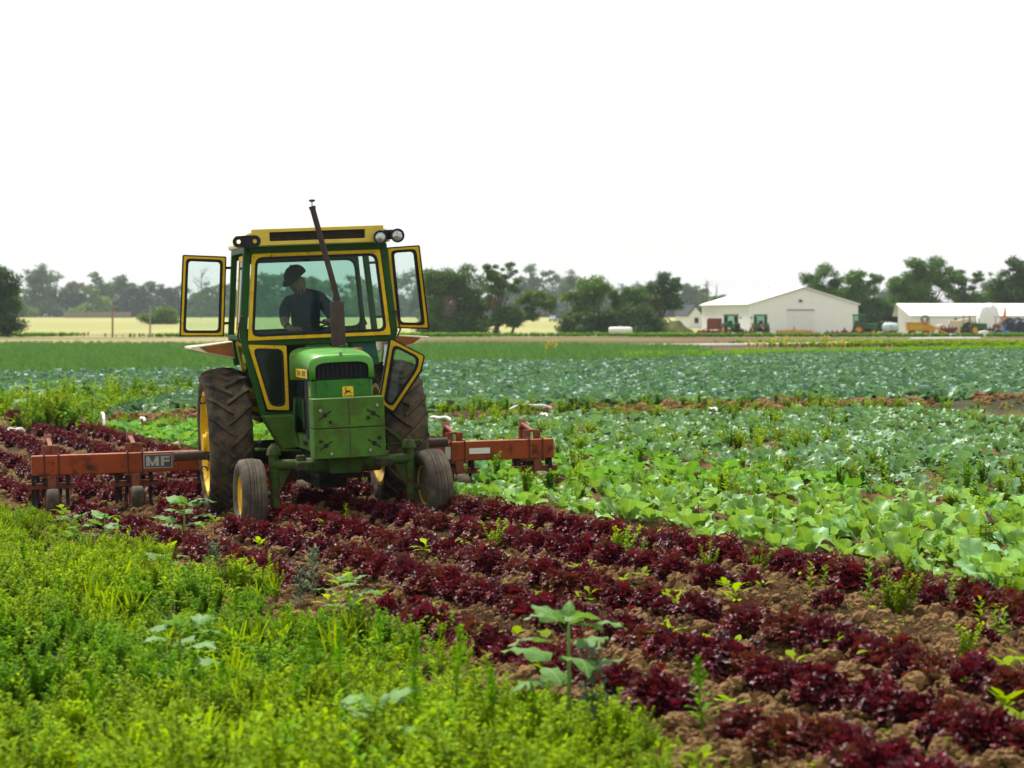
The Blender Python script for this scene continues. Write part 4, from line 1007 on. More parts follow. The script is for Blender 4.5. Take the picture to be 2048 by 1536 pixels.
# ---- onions, low greens and the lime-green strip behind
n = 60000
yv = 80 + 190 * rng.random(n); xv = (rng.random(n) * 2 - 1) * hw(yv)
ok = (yv > bro_far(xv) + 1.0) & (yv < 205 - 1.2 * np.maximum(xv, -2)) & (xv < 9 + (yv - 110) * .05 + rng.normal(0, 1, n))
xv, yv = xv[ok], yv[ok]
tag(scatter('onion_field', ONION, P3(xv, yv), rng.random(len(xv)) * 6.28, rng.uniform(.75, 1.15, len(xv)) * (1 + .3 * (vnoise(xv * .1, yv * .1, 61) - .5)), rng.integers(0, 3, len(xv))),
    'field of upright dark green onion leaves behind the broccoli', 'onions', kind='stuff')
n = 9000
yv = 120 + 75 * rng.random(n); xv = rng.uniform(6, 75, n)
ok = (yv > bro_far(xv) + 1) & (yv < bro_far(xv) + 20 - xv * .25) & (np.abs(xv) < hw(yv))
tag(scatter('leafy_row', [broad_weed(30 + k, M['weed2'], .5, 27, .16) for k in range(2)], P3(xv[ok], yv[ok]), rng.random(ok.sum()) * 6.28, rng.uniform(.7, 1.2, ok.sum()), rng.integers(0, 2, ok.sum())),
    'band of loose leafy greens along the back of the broccoli', 'leafy greens', kind='stuff')
n = 7000
yv = rng.uniform(190, 260, n); xv = rng.uniform(18, 90, n)
ok = (yv > 196) & (yv < 236) & (xv > 22 + rng.normal(0, 3, n))
tag(scatter('lime_strip', [bushy_weed(30 + k, M['weed'], .45, 7, 20, .12, .04) for k in range(2)], P3(xv[ok], yv[ok]), rng.random(ok.sum()) * 6.28, rng.uniform(.6, 1.0, ok.sum()), rng.integers(0, 2, ok.sum())),
    'thin lime-green crop strip in front of the farmyard', 'crop', kind='stuff')
# rough growth along field edges far back
n = 9000
yv = rng.uniform(318, 350, n); xv = (rng.random(n) * 2 - 1) * hw(yv)
ok = vnoise(xv * .08, yv * .1, 71) > .5
tag(scatter('verge_growth', [bushy_weed(34 + k, M['weed2'], .5, 6, 18, .14, .05) for k in range(2)], P3(xv[ok], yv[ok]), rng.random(ok.sum()) * 6.28, rng.uniform(.4, 1.1, ok.sum()), rng.integers(0, 2, ok.sum())),
    'rough green verge along the far field edge', 'verge', kind='stuff')

# ---- bright weeds at the lower left
n = 40000
yv = 7.5 + 36 * rng.random(n) ** 1.15; xv = (rng.random(n) * 2 - 1) * hw(yv)
cc = rowc(xv, yv); edge = -4.42 + (vnoise(yv * .8, xv * .8, 81) - .5) * 1.1
bare = (vnoise(xv * .9, yv * .9, 82) < .07) | ((yv < 12.6) & (xv < -2.05 - .1 * rng.random(n)) & (vnoise(xv * 2, yv * 2, 83) < .5))
ok = (cc < edge) & ~bare
xv, yv, cc, edge = xv[ok], yv[ok], cc[ok], edge[ok]
patch = vnoise(xv * .55, yv * .55, 84); kind = np.where(patch < .40, rng.integers(4, 6, len(xv)), rng.integers(0, 4, len(xv)))
r_ = rng.random(len(xv)); kind = np.where(r_ < np.where(vnoise(xv * .8, yv * .8, 86) > .6, .5, .08), 6 + rng.integers(0, 4, len(xv)), kind); kind = np.where((r_ > .94), 10 + rng.integers(0, 3, len(xv)), kind); kind = np.where((r_ > .5) & (r_ < .56), 13 + rng.integers(0, 3, len(xv)), kind)
sz = rng.uniform(.42, 1.1, len(xv)) * (.55 + .45 * sstep(0, .9, edge - cc)) * (.72 + .45 * vnoise(xv * .6, yv * .6, 85))
tag(scatter('weed_cover', WEED + BROAD + TUFT + LANCE, P3(xv, yv, -.01), rng.random(len(xv)) * 6.28, sz, kind, rng.normal(0, .15, (len(xv), 2))),
    'dense bright green weeds covering the ground beside the lettuce rows', 'weeds', kind='stuff')
# weeds behind the ditch on the left, along the ditch, and between the cabbage rows
n = 9500
yv = rng.uniform(45, 74, n); xv = rng.uniform(-26, 20, n)
ok = ((xv < -8.4 + rng.normal(0, .5, n)) & (yv > ditch_y(xv) + 1.2) & (yv < 68 + (xv + 10) * 2.0)) | ((np.abs(yv - ditch_y(xv)) < 3.4) & (vnoise(xv * .5, yv * .6, 91) > .45))
ok &= np.abs(xv) < hw(yv)
tag(scatter('ditch_weeds', WEED + BROAD, P3(xv[ok], yv[ok]), rng.random(ok.sum()) * 6.28, rng.uniform(.6, 1.5, ok.sum()) * np.where(xv[ok] < -8.4, 1.35, .8), rng.integers(0, 10, ok.sum())),
    'yellow-green weeds growing along the ditch bank', 'weeds', kind='stuff')
n = 4500
yv = 14 + 44 * rng.random(n); xv = (rng.random(n) * 2 - 1) * hw(yv); cc = rowc(xv, yv)
ok = (cc > .9) & (yv < ditch_y(xv) - 1) & (vnoise(xv * .7, yv * .5, 95) > .6)
tag(scatter('crop_weeds', WEED + BROAD + LANCE, P3(xv[ok], yv[ok]), rng.random(ok.sum()) * 6.28, rng.uniform(.6, 1.25, ok.sum()), rng.integers(0, 13, ok.sum())),
    'weeds grown up among the kale and cabbage', 'weeds', kind='stuff')
# crumbs and clods of earth
n = 90000
yv = 8 + 34 * rng.random(n) ** 1.4; xv = (rng.random(n) * 2 - 1) * hw(yv); cc = rowc(xv, yv)
ok = (cc > -4.8) & (cc < 1.3) & ~(np.abs(((cc + .31) / .93 + .5) % 1 - .5) < .10)
xv, yv = xv[ok], yv[ok]; sz = .025 + .085 * rng.random(len(xv)) ** 3.5
tag(scatter('soil_clods', CLOD, P3(xv, yv, -.004), rng.random(len(xv)) * 6.28, sz, rng.integers(0, 5, len(xv)), rng.normal(0, .5, (len(xv), 2))),
    'crumbled brown clods of earth between the lettuce rows', 'soil', kind='stuff')
n = 2600
xv = rng.uniform(-22, 24, n); yv = ditch_y(xv) + rng.normal(0, .8, n); ok = vnoise(xv * .45, xv * .1, 97) > .45; xv, yv = xv[ok], yv[ok]
tag(scatter('ditch_clods', CLOD, P3(xv, yv, .0), rng.random(len(xv)) * 6.28, .06 + .26 * rng.random(len(xv)) ** 3, rng.integers(0, 5, len(xv)), rng.normal(0, .4, (len(xv), 2))),
    'heaped brown clods along the ditch bank', 'soil', kind='stuff')
n = 190000
yv = 8 + 22 * rng.random(n) ** 1.5; xv = (rng.random(n) * 2 - 1) * hw(yv); cc = rowc(xv, yv)
ok = (cc > -4.9) & (cc < 1.2) & (np.abs(xv) < .21 * yv + .8)
xv, yv = xv[ok], yv[ok]
tag(scatter('soil_crumbs', CLOD, P3(xv, yv, .002), rng.random(len(xv)) * 6.28, .010 + .022 * rng.random(len(xv)) ** 2, rng.integers(0, 5, len(xv)), rng.normal(0, .8, (len(xv), 2))),
    'fine brown crumbs of soil between the lettuce rows', 'soil', kind='stuff')
n = 9000
yv = 9 + 30 * rng.random(n) ** 1.3; xv = (rng.random(n) * 2 - 1) * hw(yv); cc = rowc(xv, yv)
ok = (cc > -4.7) & (cc < .5) & (vnoise(xv * 1.1, yv * 1.1, 99) > .5)
tag(scatter('sprouts', SEED, P3(xv[ok], yv[ok]), rng.random(ok.sum()) * 6.28, rng.uniform(.15, .42, ok.sum()), rng.integers(0, 5, ok.sum())),
    'tiny green sprouts dotted over the soil between the lettuces', 'sprouts', kind='stuff')
# seedlings and single weeds standing in the rows
k = 0
while k < 170:
    yv = 10 + 20 * random.random() ** 1.3; xv = random.uniform(-1, 1) * (.2 * yv + .3); cc = float(rowc(xv, yv))
    if not (-4.6 < cc < .3) or under_wheels(xv, yv): continue
    tag(obj('weed_seedling', SEED[k % 5], None, (xv, yv, float(zground(xv, yv, False)) + .01), (0, 0, random.random() * 6.28), random.uniform(.8, 1.7)),
        'small bright green weed seedling in the lettuce bed', 'weed', 'weed seedlings in the lettuce bed'); k += 1
def at(px, py, h=0.):
    """ground point (real distance) seen at a place in the photograph"""
    x_, z_ = 0., 0.
    for _ in range(8):
        d = FPX * (CAM_H - h - z_) / (py - 640); x_ = (px - 1024) / FPX * d; z_ = float(zbase(x_, d))
    return x_, d
UP = [(690, 1062), (790, 1040), (820, 1035), (862, 1040), (990, 1110), (1010, 1100), (1255, 1150), (1290, 1150), (1240, 1140), (1520, 1165), (1620, 1190), (1650, 1195), (1740, 1215), (1780, 1235), (1810, 1240), (1960, 1300), (1990, 1310), (2010, 1290), (1930, 1330), (1420, 1150), (930, 1030), (1100, 1040), (1905, 1240), (2020, 1220)]
for i, (a, b_) in enumerate(UP):
    xv, yv = at(a, b_); me = (LANCE + WEED[:2])[i % 5]
    tag(obj('upright_weed', me, None, (xv, yv, float(zground(xv, yv, False))), (0, 0, i * 1.3), random.uniform(.7, 1.15)), 'taller leafy green weed standing up out of the lettuce rows', 'weed', 'taller weeds in the lettuce rows')
for i, (a, b_, s_, lab) in enumerate([(625, 1215, .8, 'grey-green feathery weed at the edge of the bright weeds near the front wheel'), (600, 1230, .75, 'grey-green feathery weed at the edge of the bright weeds near the front wheel'),
                                      (1185, 1490, 1.0, 'tall grey-green feathery weed beside the big sunflower plant'), (430, 1190, .9, 'thin grey-green feathery weed below the wilted sunflower leaves')]):
    xv, yv = at(a, b_); tag(obj('feathery_weed', FEATH[i % 3], None, (xv, yv, float(zground(xv, yv, False))), (0, 0, i), s_), lab, 'weed', 'feathery weeds' if i < 2 else None)
# young sunflowers
SL = []
for k in range(6):
    rg = np.random.default_rng(1300 + k); wf = lambda q_: np.clip(q_ * 7, 0, 1) ** .6 * np.clip(1.01 - q_, 0, 1) ** .8 * 1.2
    V_, F_ = blade(1., .74, 9, 6, .35, 1.0 + .3 * (k % 3), -.10, .045, 3.2, wf, pet=.42, rg=rg, twist=rg.normal(0, .15)); SL.append(mesh_np('leaf', V_, F_, M['sunleaf']))
def sunflower(px, py, h, leaf, n, label, droop=.0, top=True):
    xv, yv = at(px, py); o = tag(empty('sunflower_plant', (xv, yv, float(zground(xv, yv, False)) - .02), (0, 0, random.random() * 6)), label, 'sunflower plant')
    MB().tube([(0, 0, 0), (.01, 0, h * .5), (0, .01, h)], [leaf * .05, leaf * .045, leaf * .03], 8).build('stem', M['stem'], o, smooth=40)
    for j in range(n):
        q_ = .30 + .70 * j / n; L = leaf * (1.05 - .35 * abs(q_ - .6)) * random.uniform(.85, 1.1)
        obj('leaf', SL[j % 6], o, (0, 0, h * q_), (random.gauss(0, .15), -(.35 + .25 * q_ - droop + random.gauss(0, .12)), j * 2.4 + random.gauss(0, .2)), L)
    for j in range(7 if top else 0):
        obj('leaf', SL[(j + 2) % 6], o, (0, 0, h * (.95 + .05 * (j % 2))), (random.gauss(0, .2), -((.95 if j < 3 else .45) + random.gauss(0, .12)), j * 2.1), leaf * (.45 if j < 3 else .72))
sunflower(1135, 1485, .60, .25, 10, 'tall young sunflower with broad drooping leaves at the edge of the lettuce', .1)
sunflower(362, 1400, .42, .22, 9, 'young sunflower with dull spreading leaves standing in the bright weeds', .15)
sunflower(370, 1095, .44, .27, 9, 'vivid green young sunflower just in front of the rear tractor wheel', 0)
sunflower(700, 1250, .28, .18, 7, 'slim young sunflower between the weeds and the outer lettuce row', .05)
sunflower(745, 1570, .36, .22, 8, 'grey-green young sunflower behind the brown clod at the bottom edge', .1)
sunflower(300, 1135, .22, .20, 7, 'wilted pale sunflower with hanging leaves on the bare soil patch', .55, False)
sunflower(380, 1150, .20, .20, 7, 'small wilted sunflower below the vivid green one', .6, False)
sunflower(210, 1095, .34, .20, 8, 'young sunflower standing in front of the second gauge wheel', .0)
sunflower(150, 1100, .30, .19, 7, 'pale young sunflower among weeds by the end gauge wheel', .15)
sunflower(55, 850, .75, .38, 9, 'big leafy sunflower plant in the weeds behind the ditch at the left', .2)
sunflower(185, 852, .70, .40, 9, 'big drooping sunflower plant behind the white siphon tube', .5)
BW = [(820, 1440, .45), (640, 1420, .5), (760, 1360, .4), (990, 1530, .45), (560, 1500, .5), (470, 1300, .4), (300, 1440, .42), (150, 1350, .38), (120, 1250, .36), (250, 1240, .34), (430, 1480, .4), (850, 1550, .5), (60, 1180, .36), (1060, 1520, .36), (200, 1500, .4)]
for a, b_, h_, lab in [(a, b_, h_, 'tall thin weed standing above the bright weed cover') for a, b_, h_ in BW] + list(((905, 1500, .60, 'tall bolting weed with pale seed head in front of the outer lettuce row'), (690, 1480, .55, 'tall branching weed rising from the bright weeds'), (1405, 1490, .38, 'thin seed-headed weed at the end of the outer lettuce row'))):
    xv, yv = at(a, b_); A = Acc(); rg = np.random.default_rng(int(a)); stalk(A, (0, 0, 0), (0, 0, h_), .006, .002, 4)
    for j in range(16):
        q_ = .15 + .6 * j / 16; L = rg.uniform(.07, .12) * (1.2 - q_); V_, F_ = blade(L, L * .3, 4, 2, .8, .8, .1, .004, 2, rg=rg, pet=.01); A.add(rz(V_, j * 2.4) + np.array([0, 0, h_ * q_]), F_)
    for j in range(120):
        q_ = .62 + .4 * rg.random(); r0 = .05 * (1.08 - q_) * 3; az = rg.random() * 6.28; V_, F_ = blade(.014, .008, 1, 1, 1., .2, rg=rg, wfun=lambda z: 1 - z * .5); A.add(rz(V_, az) + np.array([math.cos(az) * r0 * rg.random(), math.sin(az) * r0 * rg.random(), h_ * q_]), F_)
    tag(obj('bolting_weed', A.mesh('bolting_weed', M['weed2']), None, (xv, yv, float(zground(xv, yv, False))), (rng.normal(0, .1), rng.normal(0, .1), 0)), lab, 'weed', 'tall thin weeds above the weed cover' if 'thin weed standing' in lab else None)
xv, yv = at(705, 1545); tag(obj('soil_clod', CLOD[1], None, (xv, yv, float(zground(xv, yv, False)) + .06), (0, 0, .4), (.26, .2, .2)), 'large brown clod of earth at the bottom edge', 'clod')
# mustard in flower along the far green band
for i, (a, b_, d) in enumerate([(1500, 712, 150), (1520, 715, 150), (1545, 710, 152), (1570, 712, 155), (1590, 710, 155), (1645, 712, 150), (1655, 708, 156), (1100, 715, 125), (1685, 712, 158)]):
    A = Acc(); rg = np.random.default_rng(1500 + i); h_ = rg.uniform(.9, 1.35)
    st = MB()
    for j in range(5): st.tube([(0, 0, 0), (rg.normal(0, .1), rg.normal(0, .1), h_ * .5), (rg.normal(0, .25), rg.normal(0, .2), h_ * rg.uniform(.8, 1.))], [.014, .01, .006], 5)
    tops = [st.v[-1], st.v[-1]]
    xv = (a - 1024) / FPX * d; o = tag(empty('mustard_plant', (xv, d, float(zbase(xv, d)))), 'tall yellow-flowering mustard plant rising above the back of the broccoli', 'mustard', 'mustard plants in flower')
    st.build('stem', M['stem'], o)
    for j in range(90):
        kk = rg.integers(0, 5); tp = st.v[(kk * 15) + 10]; V_, F_ = blade(.06, .05, 1, 1, rg.uniform(0, 1.4), .2, rg=rg, wfun=lambda z: 1 - z * .4); A.add(rz(V_, rg.random() * 6.28) + np.array(tp) - np.array([0, 0, .35 * rg.random() ** 1.4]) + rg.normal(0, .035, 3), F_)
    obj('flowers', A.mesh('flowers', M['flower']), o)
# siphon tubes lying over the ditch bank
def siphon(px, py, ln, rotd, bend, label, group=None):
    xv, yv = at(px, py); z0 = float(zbase(xv, yv)) + .12
    pts = []
    for q_ in np.linspace(0, 1, 13): pts.append((0, (q_ - .5) * ln, bend * math.sin(q_ * math.pi) ** .8 + .02 * math.sin(q_ * 9)))
    mb = MB().tube(pts, .030, 10); o = mb.build('siphon_tube', M['white'], None, smooth=40); o.location = (xv, yv, z0 + .06); o.rotation_euler = (0, 0, R(rotd)); tag(o, label, 'pipe', group)
siphon(1062, 838, 1.1, -68, .14, 'long white curved siphon tube lying on the ditch bank behind the cultivator')
siphon(205, 868, .8, 14, .24, 'white siphon tube arching over the ditch bank in front of the drooping sunflower')
siphon(30, 885, .55, -25, .07, 'white siphon tube end leaning on the clods at the far left end of the ditch')
siphon(285, 860, .45, 20, .06, 'short white siphon tube half hidden in ditch weeds near the big rear wheel')
siphon(880, 858, .7, 40, .06, 'short white siphon tube beside the big rear tractor wheel')
siphon(1088, 850, .4, 20, .05, 'white siphon tube end poking out beside the long curved one')
siphon(1425, 838, .45, 25, .06, 'white siphon tube end showing in the ditch behind the cabbages', 'siphon ends in the ditch')
siphon(1595, 832, .45, -30, .06, 'white siphon tube end showing in the ditch behind the cabbages', 'siphon ends in the ditch')
siphon(1830, 830, .5, 20, .08, 'white siphon tube end showing in the ditch behind the cabbages', 'siphon ends in the ditch')

# ================================================================== trees
TRE = {'mid': leafmat('tree_leaf', (.045, .125, .018), (.11, .215, .03), .16, .6, .12, .12), 'dark': leafmat('dark_tree_leaf', (.025, .07, .014), (.06, .125, .022), .12, .6, .12, .1),
       'light': leafmat('light_tree_leaf', (.08, .17, .022), (.15, .26, .04), .18, .6, .12, .1), 'grey': leafmat('grey_tree_leaf', (.055, .125, .045), (.10, .19, .075), .25, .6, .3, .1),
       'brown': leafmat('brownish_tree_leaf', (.10, .085, .05), (.15, .125, .075), .2, .6, .2, .1), 'spruce': leafmat('blue_dark_leaf', (.020, .060, .026), (.04, .09, .04), .15, .6, .3, .1)}
M['bark'] = pmat('bark', (.075, .058, .042), .9, var=.3, bump=.4)
M['deadwood'] = pmat('dead_wood', (.17, .13, .10), .9, var=.2)
def quads(P_, size, rg, up=.45):
    """leaf clumps: small bent diamonds at the points P_, turned at random"""
    n_ = len(P_); nr = rg.normal(0, 1, (n_, 3)); nr[:, 2] = np.abs(nr[:, 2]) * (1 + up) + .1; nr /= np.linalg.norm(nr, axis=1)[:, None]
    a = np.cross(nr, rg.normal(0, 1, (n_, 3))); a /= np.linalg.norm(a, axis=1)[:, None] + 1e-9; b_ = np.cross(nr, a)
    s_ = (size * rg.uniform(.6, 1.35, n_))[:, None]
    V_ = np.stack([P_ - a * s_, P_ - b_ * s_ * .55 + nr * s_ * .15, P_ + a * s_, P_ + b_ * s_ * .55 + nr * s_ * .15], 1).reshape(-1, 3)
    return V_, np.arange(n_ * 4).reshape(-1, 4)
def tree(name, label, px, d, lobes, mat, n, leaf, group=None, trunk=None, cat='tree', dead=0, seed=0, yspread=.8):
    """lobes: (x, z, rx, rz) in metres around the foot of the trunk"""
    rg = np.random.default_rng(2000 + seed + int(px)); x0 = (px - 1024) / FPX * d
    o = tag(empty(name, (x0, d, float(zbase(x0, d)) - .1)), label, cat, group)
    lb = np.array(lobes, float); lb[:, 2] *= 1.12; wgt = lb[:, 2] * lb[:, 3]; wgt = wgt / wgt.sum(); n = int(n * 2.9); leaf *= 1.1
    ncl = 11 * len(lb); li = np.concatenate([np.repeat(np.arange(len(lb)), 5), rg.choice(len(lb), ncl - 5 * len(lb), p=wgt)])
    dv = rg.normal(0, 1, (ncl, 3)); dv /= np.linalg.norm(dv, axis=1)[:, None]; r_ = rg.uniform(.35, 1.0, ncl)
    ctr = np.stack([lb[li, 0] + dv[:, 0] * lb[li, 2] * r_, dv[:, 1] * lb[li, 2] * r_ * yspread, lb[li, 1] + dv[:, 2] * lb[li, 3] * r_], -1)
    cr = lb[li, 2] * rg.uniform(.28, .50, ncl); pw = cr ** 2; ci = rg.choice(ncl, n, p=pw / pw.sum())
    du = rg.normal(0, 1, (n, 3)); du /= np.linalg.norm(du, axis=1)[:, None]; rr_ = rg.random(n)[:, None] ** .45 * (1 + .12 * rg.normal(0, 1, (n, 1)))
    P_ = ctr[ci] + du * rr_ * cr[ci][:, None] * np.array([1.1, 1.1, .72]); P_ = P_[P_[:, 2] > .15]
    V_, F_ = quads(P_, leaf, rg); obj('crown', mesh_np('crown', V_, F_, TRE[mat], False), o)
    top = lb[:, 1].max(); mb = MB(); tr_ = trunk or top * .035
    mb.tube([(0, 0, 0), (lb[:, 0].mean() * .15, 0, top * .3), (lb[:, 0].mean() * .5, 0, top * .62), (lb[:, 0].mean(), 0, top)], [tr_ * 1.2, tr_, tr_ * .6, tr_ * .15], 8)
    for a in lb[:8]:
        h0 = min(a[1] * .5, top * .35); mb.tube([(a[0] * .1, 0, h0 * .8), (a[0] * .6, rg.normal(0, .3), (h0 + a[1]) * .5), (a[0], rg.normal(0, .5), a[1] + a[3] * .3)], [tr_ * .55, tr_ * .35, tr_ * .1], 6)
    for k_ in range(len(ctr) // 4):
        a = ctr[k_]; mb.tube([(a[0] * .35, a[1] * .35, a[2] * .7), tuple(a)], [tr_ * .16, tr_ * .05], 4, False)
    mb.build('trunk', M['bark'], o, smooth=50)
    if dead:
        dm = MB()
        for k_ in range(dead):
            a = rg.uniform(-.8, .8); b_ = lb[0, 2] * rg.uniform(.2, .9); zz_ = lb[0, 1] * rg.uniform(.45, .8)
            p0 = (a * b_ * .5 - lb[0, 2] * .3, -lb[0, 2] * .72, zz_); dm.tube([p0, (p0[0] + rg.normal(0, .5), p0[1] - .2, p0[2] - rg.uniform(.4, 1.6))], [.05, .015], 4)
        dm.build('dead_twigs', M['deadwood'], o)
    return o
tree('field_tree', 'dark dense tree standing alone at the left end of the onion field', -8, 318, [(0, 6.8, 2.8, 2.6), (.6, 4.2, 2.8, 2.2), (-.5, 2.2, 3.0, 2.0), (1.2, 1.3, 2.0, 1.2), (-2.5, 5, 2.6, 4.5), (1.0, 5.9, 2.0, 1.2)], 'dark', 8000, .16)
tree('field_tree', 'broad green tree with brown dead twigs nearest the tractor door', 912, 378, [(-2.2, 7.6, 2.8, 2.4), (1.2, 8.4, 2.7, 2.2), (-1.5, 4.6, 3.4, 2.6), (2.0, 5.4, 2.8, 2.6), (.2, 2.4, 3.6, 2.0), (3.3, 3.5, 1.8, 2.0), (-3.8, 6.0, 1.6, 2.4)], 'mid', 9500, .17, dead=90)
tree('field_tree', 'tall narrow tree with open crown beside the broad twiggy tree', 993, 374, [(-.4, 9.2, 1.3, 1.8), (1.7, 9.4, 1.1, 1.6), (.3, 7.2, 1.6, 1.5), (2.6, 7.6, 1.1, 1.5), (-.8, 5.0, 1.3, 1.4), (2.2, 3.0, 2.2, 1.8), (-.3, 2.0, 1.5, 1.5)], 'mid', 5200, .16, seed=3, dead=25)
tree('field_tree', 'light green leaning tree reaching over the pasture', 1022, 380, [(3.2, 5.6, 1.9, 1.5), (5.2, 5.0, 1.7, 1.0), (1.8, 3.2, 1.8, 1.5), (6.4, 4.2, 1.0, .8)], 'light', 3200, .16, seed=4)
tree('field_tree', 'rounded light green tree behind the white water tank', 1178, 388, [(-.6, 7.0, 2.5, 2.0), (1.4, 6.6, 2.0, 1.8), (-2.2, 5.2, 1.8, 1.6), (.6, 4.2, 3.0, 2.2), (1.0, 2.0, 2.4, 1.6), (-1.0, 3.0, 2.0, 1.4)], 'light', 5600, .17)
tree('field_tree', 'dark green tree between the water tank and the grassy mound', 1250, 392, [(-.6, 6.4, 1.9, 1.8), (1.8, 6.0, 2.0, 1.6), (.4, 4.2, 2.8, 1.8), (1.0, 2.2, 2.8, 1.8), (-1.4, 2.6, 1.6, 1.8)], 'mid', 4600, .17)
tree('field_tree', 'flat-topped dark tree with bare lower twigs above the grassy mound', 1318, 396, [(.4, 8.2, 2.6, 1.6), (-1.2, 6.6, 2.4, 1.5), (2.0, 6.2, 2.0, 1.5), (0, 5.2, 3.0, 1.4), (3.0, 7.8, 1.0, 1.2)], 'dark', 5200, .17, dead=60)
for i, (a, h_, w_, mt, lab) in enumerate([(872, 3.6, 2.4, 'dark', 'dark bush under the broad twiggy tree by the tractor door'), (952, 3.4, 2.2, 'mid', 'leafy bush between the broad twiggy tree and the tall narrow one'), (1150, 3.6, 2.0, 'mid', 'leafy bush left of the rounded light green tree'), (1216, 4.4, 2.6, 'dark', 'dark bush just left of the white water tank'), (1284, 4.6, 2.8, 'dark', 'dark bush between the water tank tree and the mound'), (1738, 4.4, 2.4, 'dark', 'dark bush by the right wall of the barn'), (1880, 5.2, 3.2, 'mid', 'leafy bush behind the long shed below the big spreading tree')]):
    tree('bush', lab, a, 384 if a < 1500 else 446, [(0, h_ * .55, w_, h_ * .4), (w_ * .6, h_ * .4, w_ * .7, h_ * .35), (-w_ * .6, h_ * .4, w_ * .7, h_ * .35), (0, h_ * .2, w_ * 1.2, h_ * .2)], mt, 2200, .17, cat='bush', seed=50 + i)
tree('yard_tree', 'wide green tree rising behind the white barn roof', 1640, 455, [(-3.2, 6.8, 3.0, 2.4), (1.2, 9.2, 2.8, 2.8), (-1.2, 8.6, 2.6, 2.4), (3.2, 7.4, 2.8, 2.6), (0, 5, 5, 2.6), (-5.5, 5.8, 2.0, 1.6)], 'mid', 7800, .20)
tree('yard_tree', 'bushy tree beside the right wall of the white barn', 1722, 450, [(-.8, 9.0, 2.4, 2.4), (2.2, 8.2, 1.8, 2.6), (0, 6.2, 3.2, 2.4), (-1.5, 4.4, 3.0, 2.0), (2.0, 4.6, 2.4, 1.8)], 'mid', 6400, .19)
tree('yard_tree', 'largest spreading tree above the long white shed', 1846, 440, [(-2.0, 10.8, 2.6, 2.4), (1.6, 11.0, 2.8, 2.4), (-4.2, 8.6, 2.4, 2.2), (4.4, 9.2, 2.2, 2.4), (0, 8.2, 4.2, 2.4), (3.8, 6.8, 2.2, 1.6), (-2.8, 6.0, 3.2, 2.0), (.8, 4.8, 2.6, 1.8)], 'mid', 8600, .19)
tree('yard_tree', 'thin-crowned tree with a brown patch behind the long white shed', 1928, 445, [(-1.2, 9.6, 1.7, 1.8), (2.4, 9.4, 1.4, 2.0), (.2, 7.0, 2.4, 1.8), (1.8, 5.0, 3.2, 2.2), (-.8, 4.2, 1.8, 1.6)], 'mid', 5000, .18, dead=30)
tree('yard_tree', 'low rounded tree behind the white tarpaulin', 1972, 450, [(0, 5.4, 3.0, 2.2), (2.6, 4.8, 2.6, 2.0), (-1.8, 4.2, 2.2, 1.8)], 'light', 4600, .18)
tree('yard_tree', 'tall dark tree at the right end of the long white shed', 2046, 440, [(0, 11.6, 2.4, 2.2), (-2.6, 9.8, 2.0, 2.2), (-1.4, 7.4, 3.4, 2.4), (1.8, 8.8, 2.6, 2.6), (-3.4, 5.2, 2.4, 2.2), (.6, 4.4, 3.4, 2.4)], 'dark', 7600, .19)
tree('yard_tree', 'dark low bush left of the long white shed', 1795, 450, [(0, 3.2, 2.0, 1.6), (1.6, 2.4, 1.8, 1.3), (-1.6, 2.2, 1.6, 1.3)], 'dark', 2600, .18)
tree('yard_tree', 'grey-leaved scrubby tree between the barn and the big spreading tree', 1768, 455, [(0, 5.2, 2.2, 1.8), (1.6, 3.4, 1.8, 1.6), (-1.4, 3.2, 1.6, 1.6)], 'grey', 2400, .17)
tree('yard_tree', 'small green tree left of the white barn roof', 1445, 520, [(0, 5.2, 3.4, 1.8), (2.2, 5.0, 2.6, 1.5), (-2.0, 4.2, 2.2, 1.6)], 'mid', 3000, .22)
# the far line of hazy trees across the pasture
FT = [(32, 640, 8.5, 3.6, 'light'), (68, 720, 15.0, 6.5, 'grey'), (108, 730, 14.6, 5.5, 'mid'), (20, 560, 6.0, 3.0, 'mid'), (148, 760, 12.0, 4.0, 'brown'), (150, 720, 8.5, 3.5, 'spruce'), (188, 740, 14.2, 5.0, 'mid'), (182, 700, 9.5, 5.0, 'light'), (215, 760, 11.5, 2.5, 'brown'), (238, 750, 13.2, 5.0, 'mid'), (262, 720, 9.4, 6.5, 'spruce'),
      (300, 760, 12.5, 4.5, 'grey'), (322, 740, 10.0, 4.0, 'spruce'), (345, 750, 9.6, 4.0, 'spruce'), (372, 760, 11.0, 5.0, 'grey'), (415, 740, 10.5, 5.0, 'mid'), (448, 760, 11.0, 5.0, 'mid'), (492, 750, 13.5, 5.0, 'mid'), (528, 720, 14.0, 6.5, 'mid'), (572, 740, 15.5, 6.0, 'grey'), (622, 750, 13.0, 6.0, 'mid'),
      (664, 740, 12.0, 6.0, 'mid'), (702, 750, 14.0, 6.0, 'mid'), (742, 730, 11.0, 6.0, 'light'), (790, 740, 13.5, 6.0, 'mid'), (832, 730, 15.0, 6.0, 'grey'), (868, 720, 14.0, 5.5, 'grey'), (960, 740, 12.0, 6.0, 'grey'), (1012, 730, 11.0, 6.0, 'spruce'), (1062, 700, 16.2, 5.5, 'grey'), (1100, 720, 14.0, 5.5, 'grey'), (1146, 710, 13.6, 6.0, 'grey'), (1088, 660, 7.5, 9.0, 'spruce'), (1200, 720, 11.5, 6.0, 'grey'), (1250, 740, 10.5, 6.5, 'spruce'), (1300, 730, 10.5, 6.0, 'grey'), (1372, 690, 10.0, 4.5, 'grey'), (1400, 720, 9.0, 5.0, 'spruce'), (1350, 720, 8.0, 5.0, 'spruce'), (1790, 700, 10.0, 6.0, 'grey'), (1995, 690, 13.0, 5.0, 'grey'), (1540, 740, 9, 6, 'grey')]
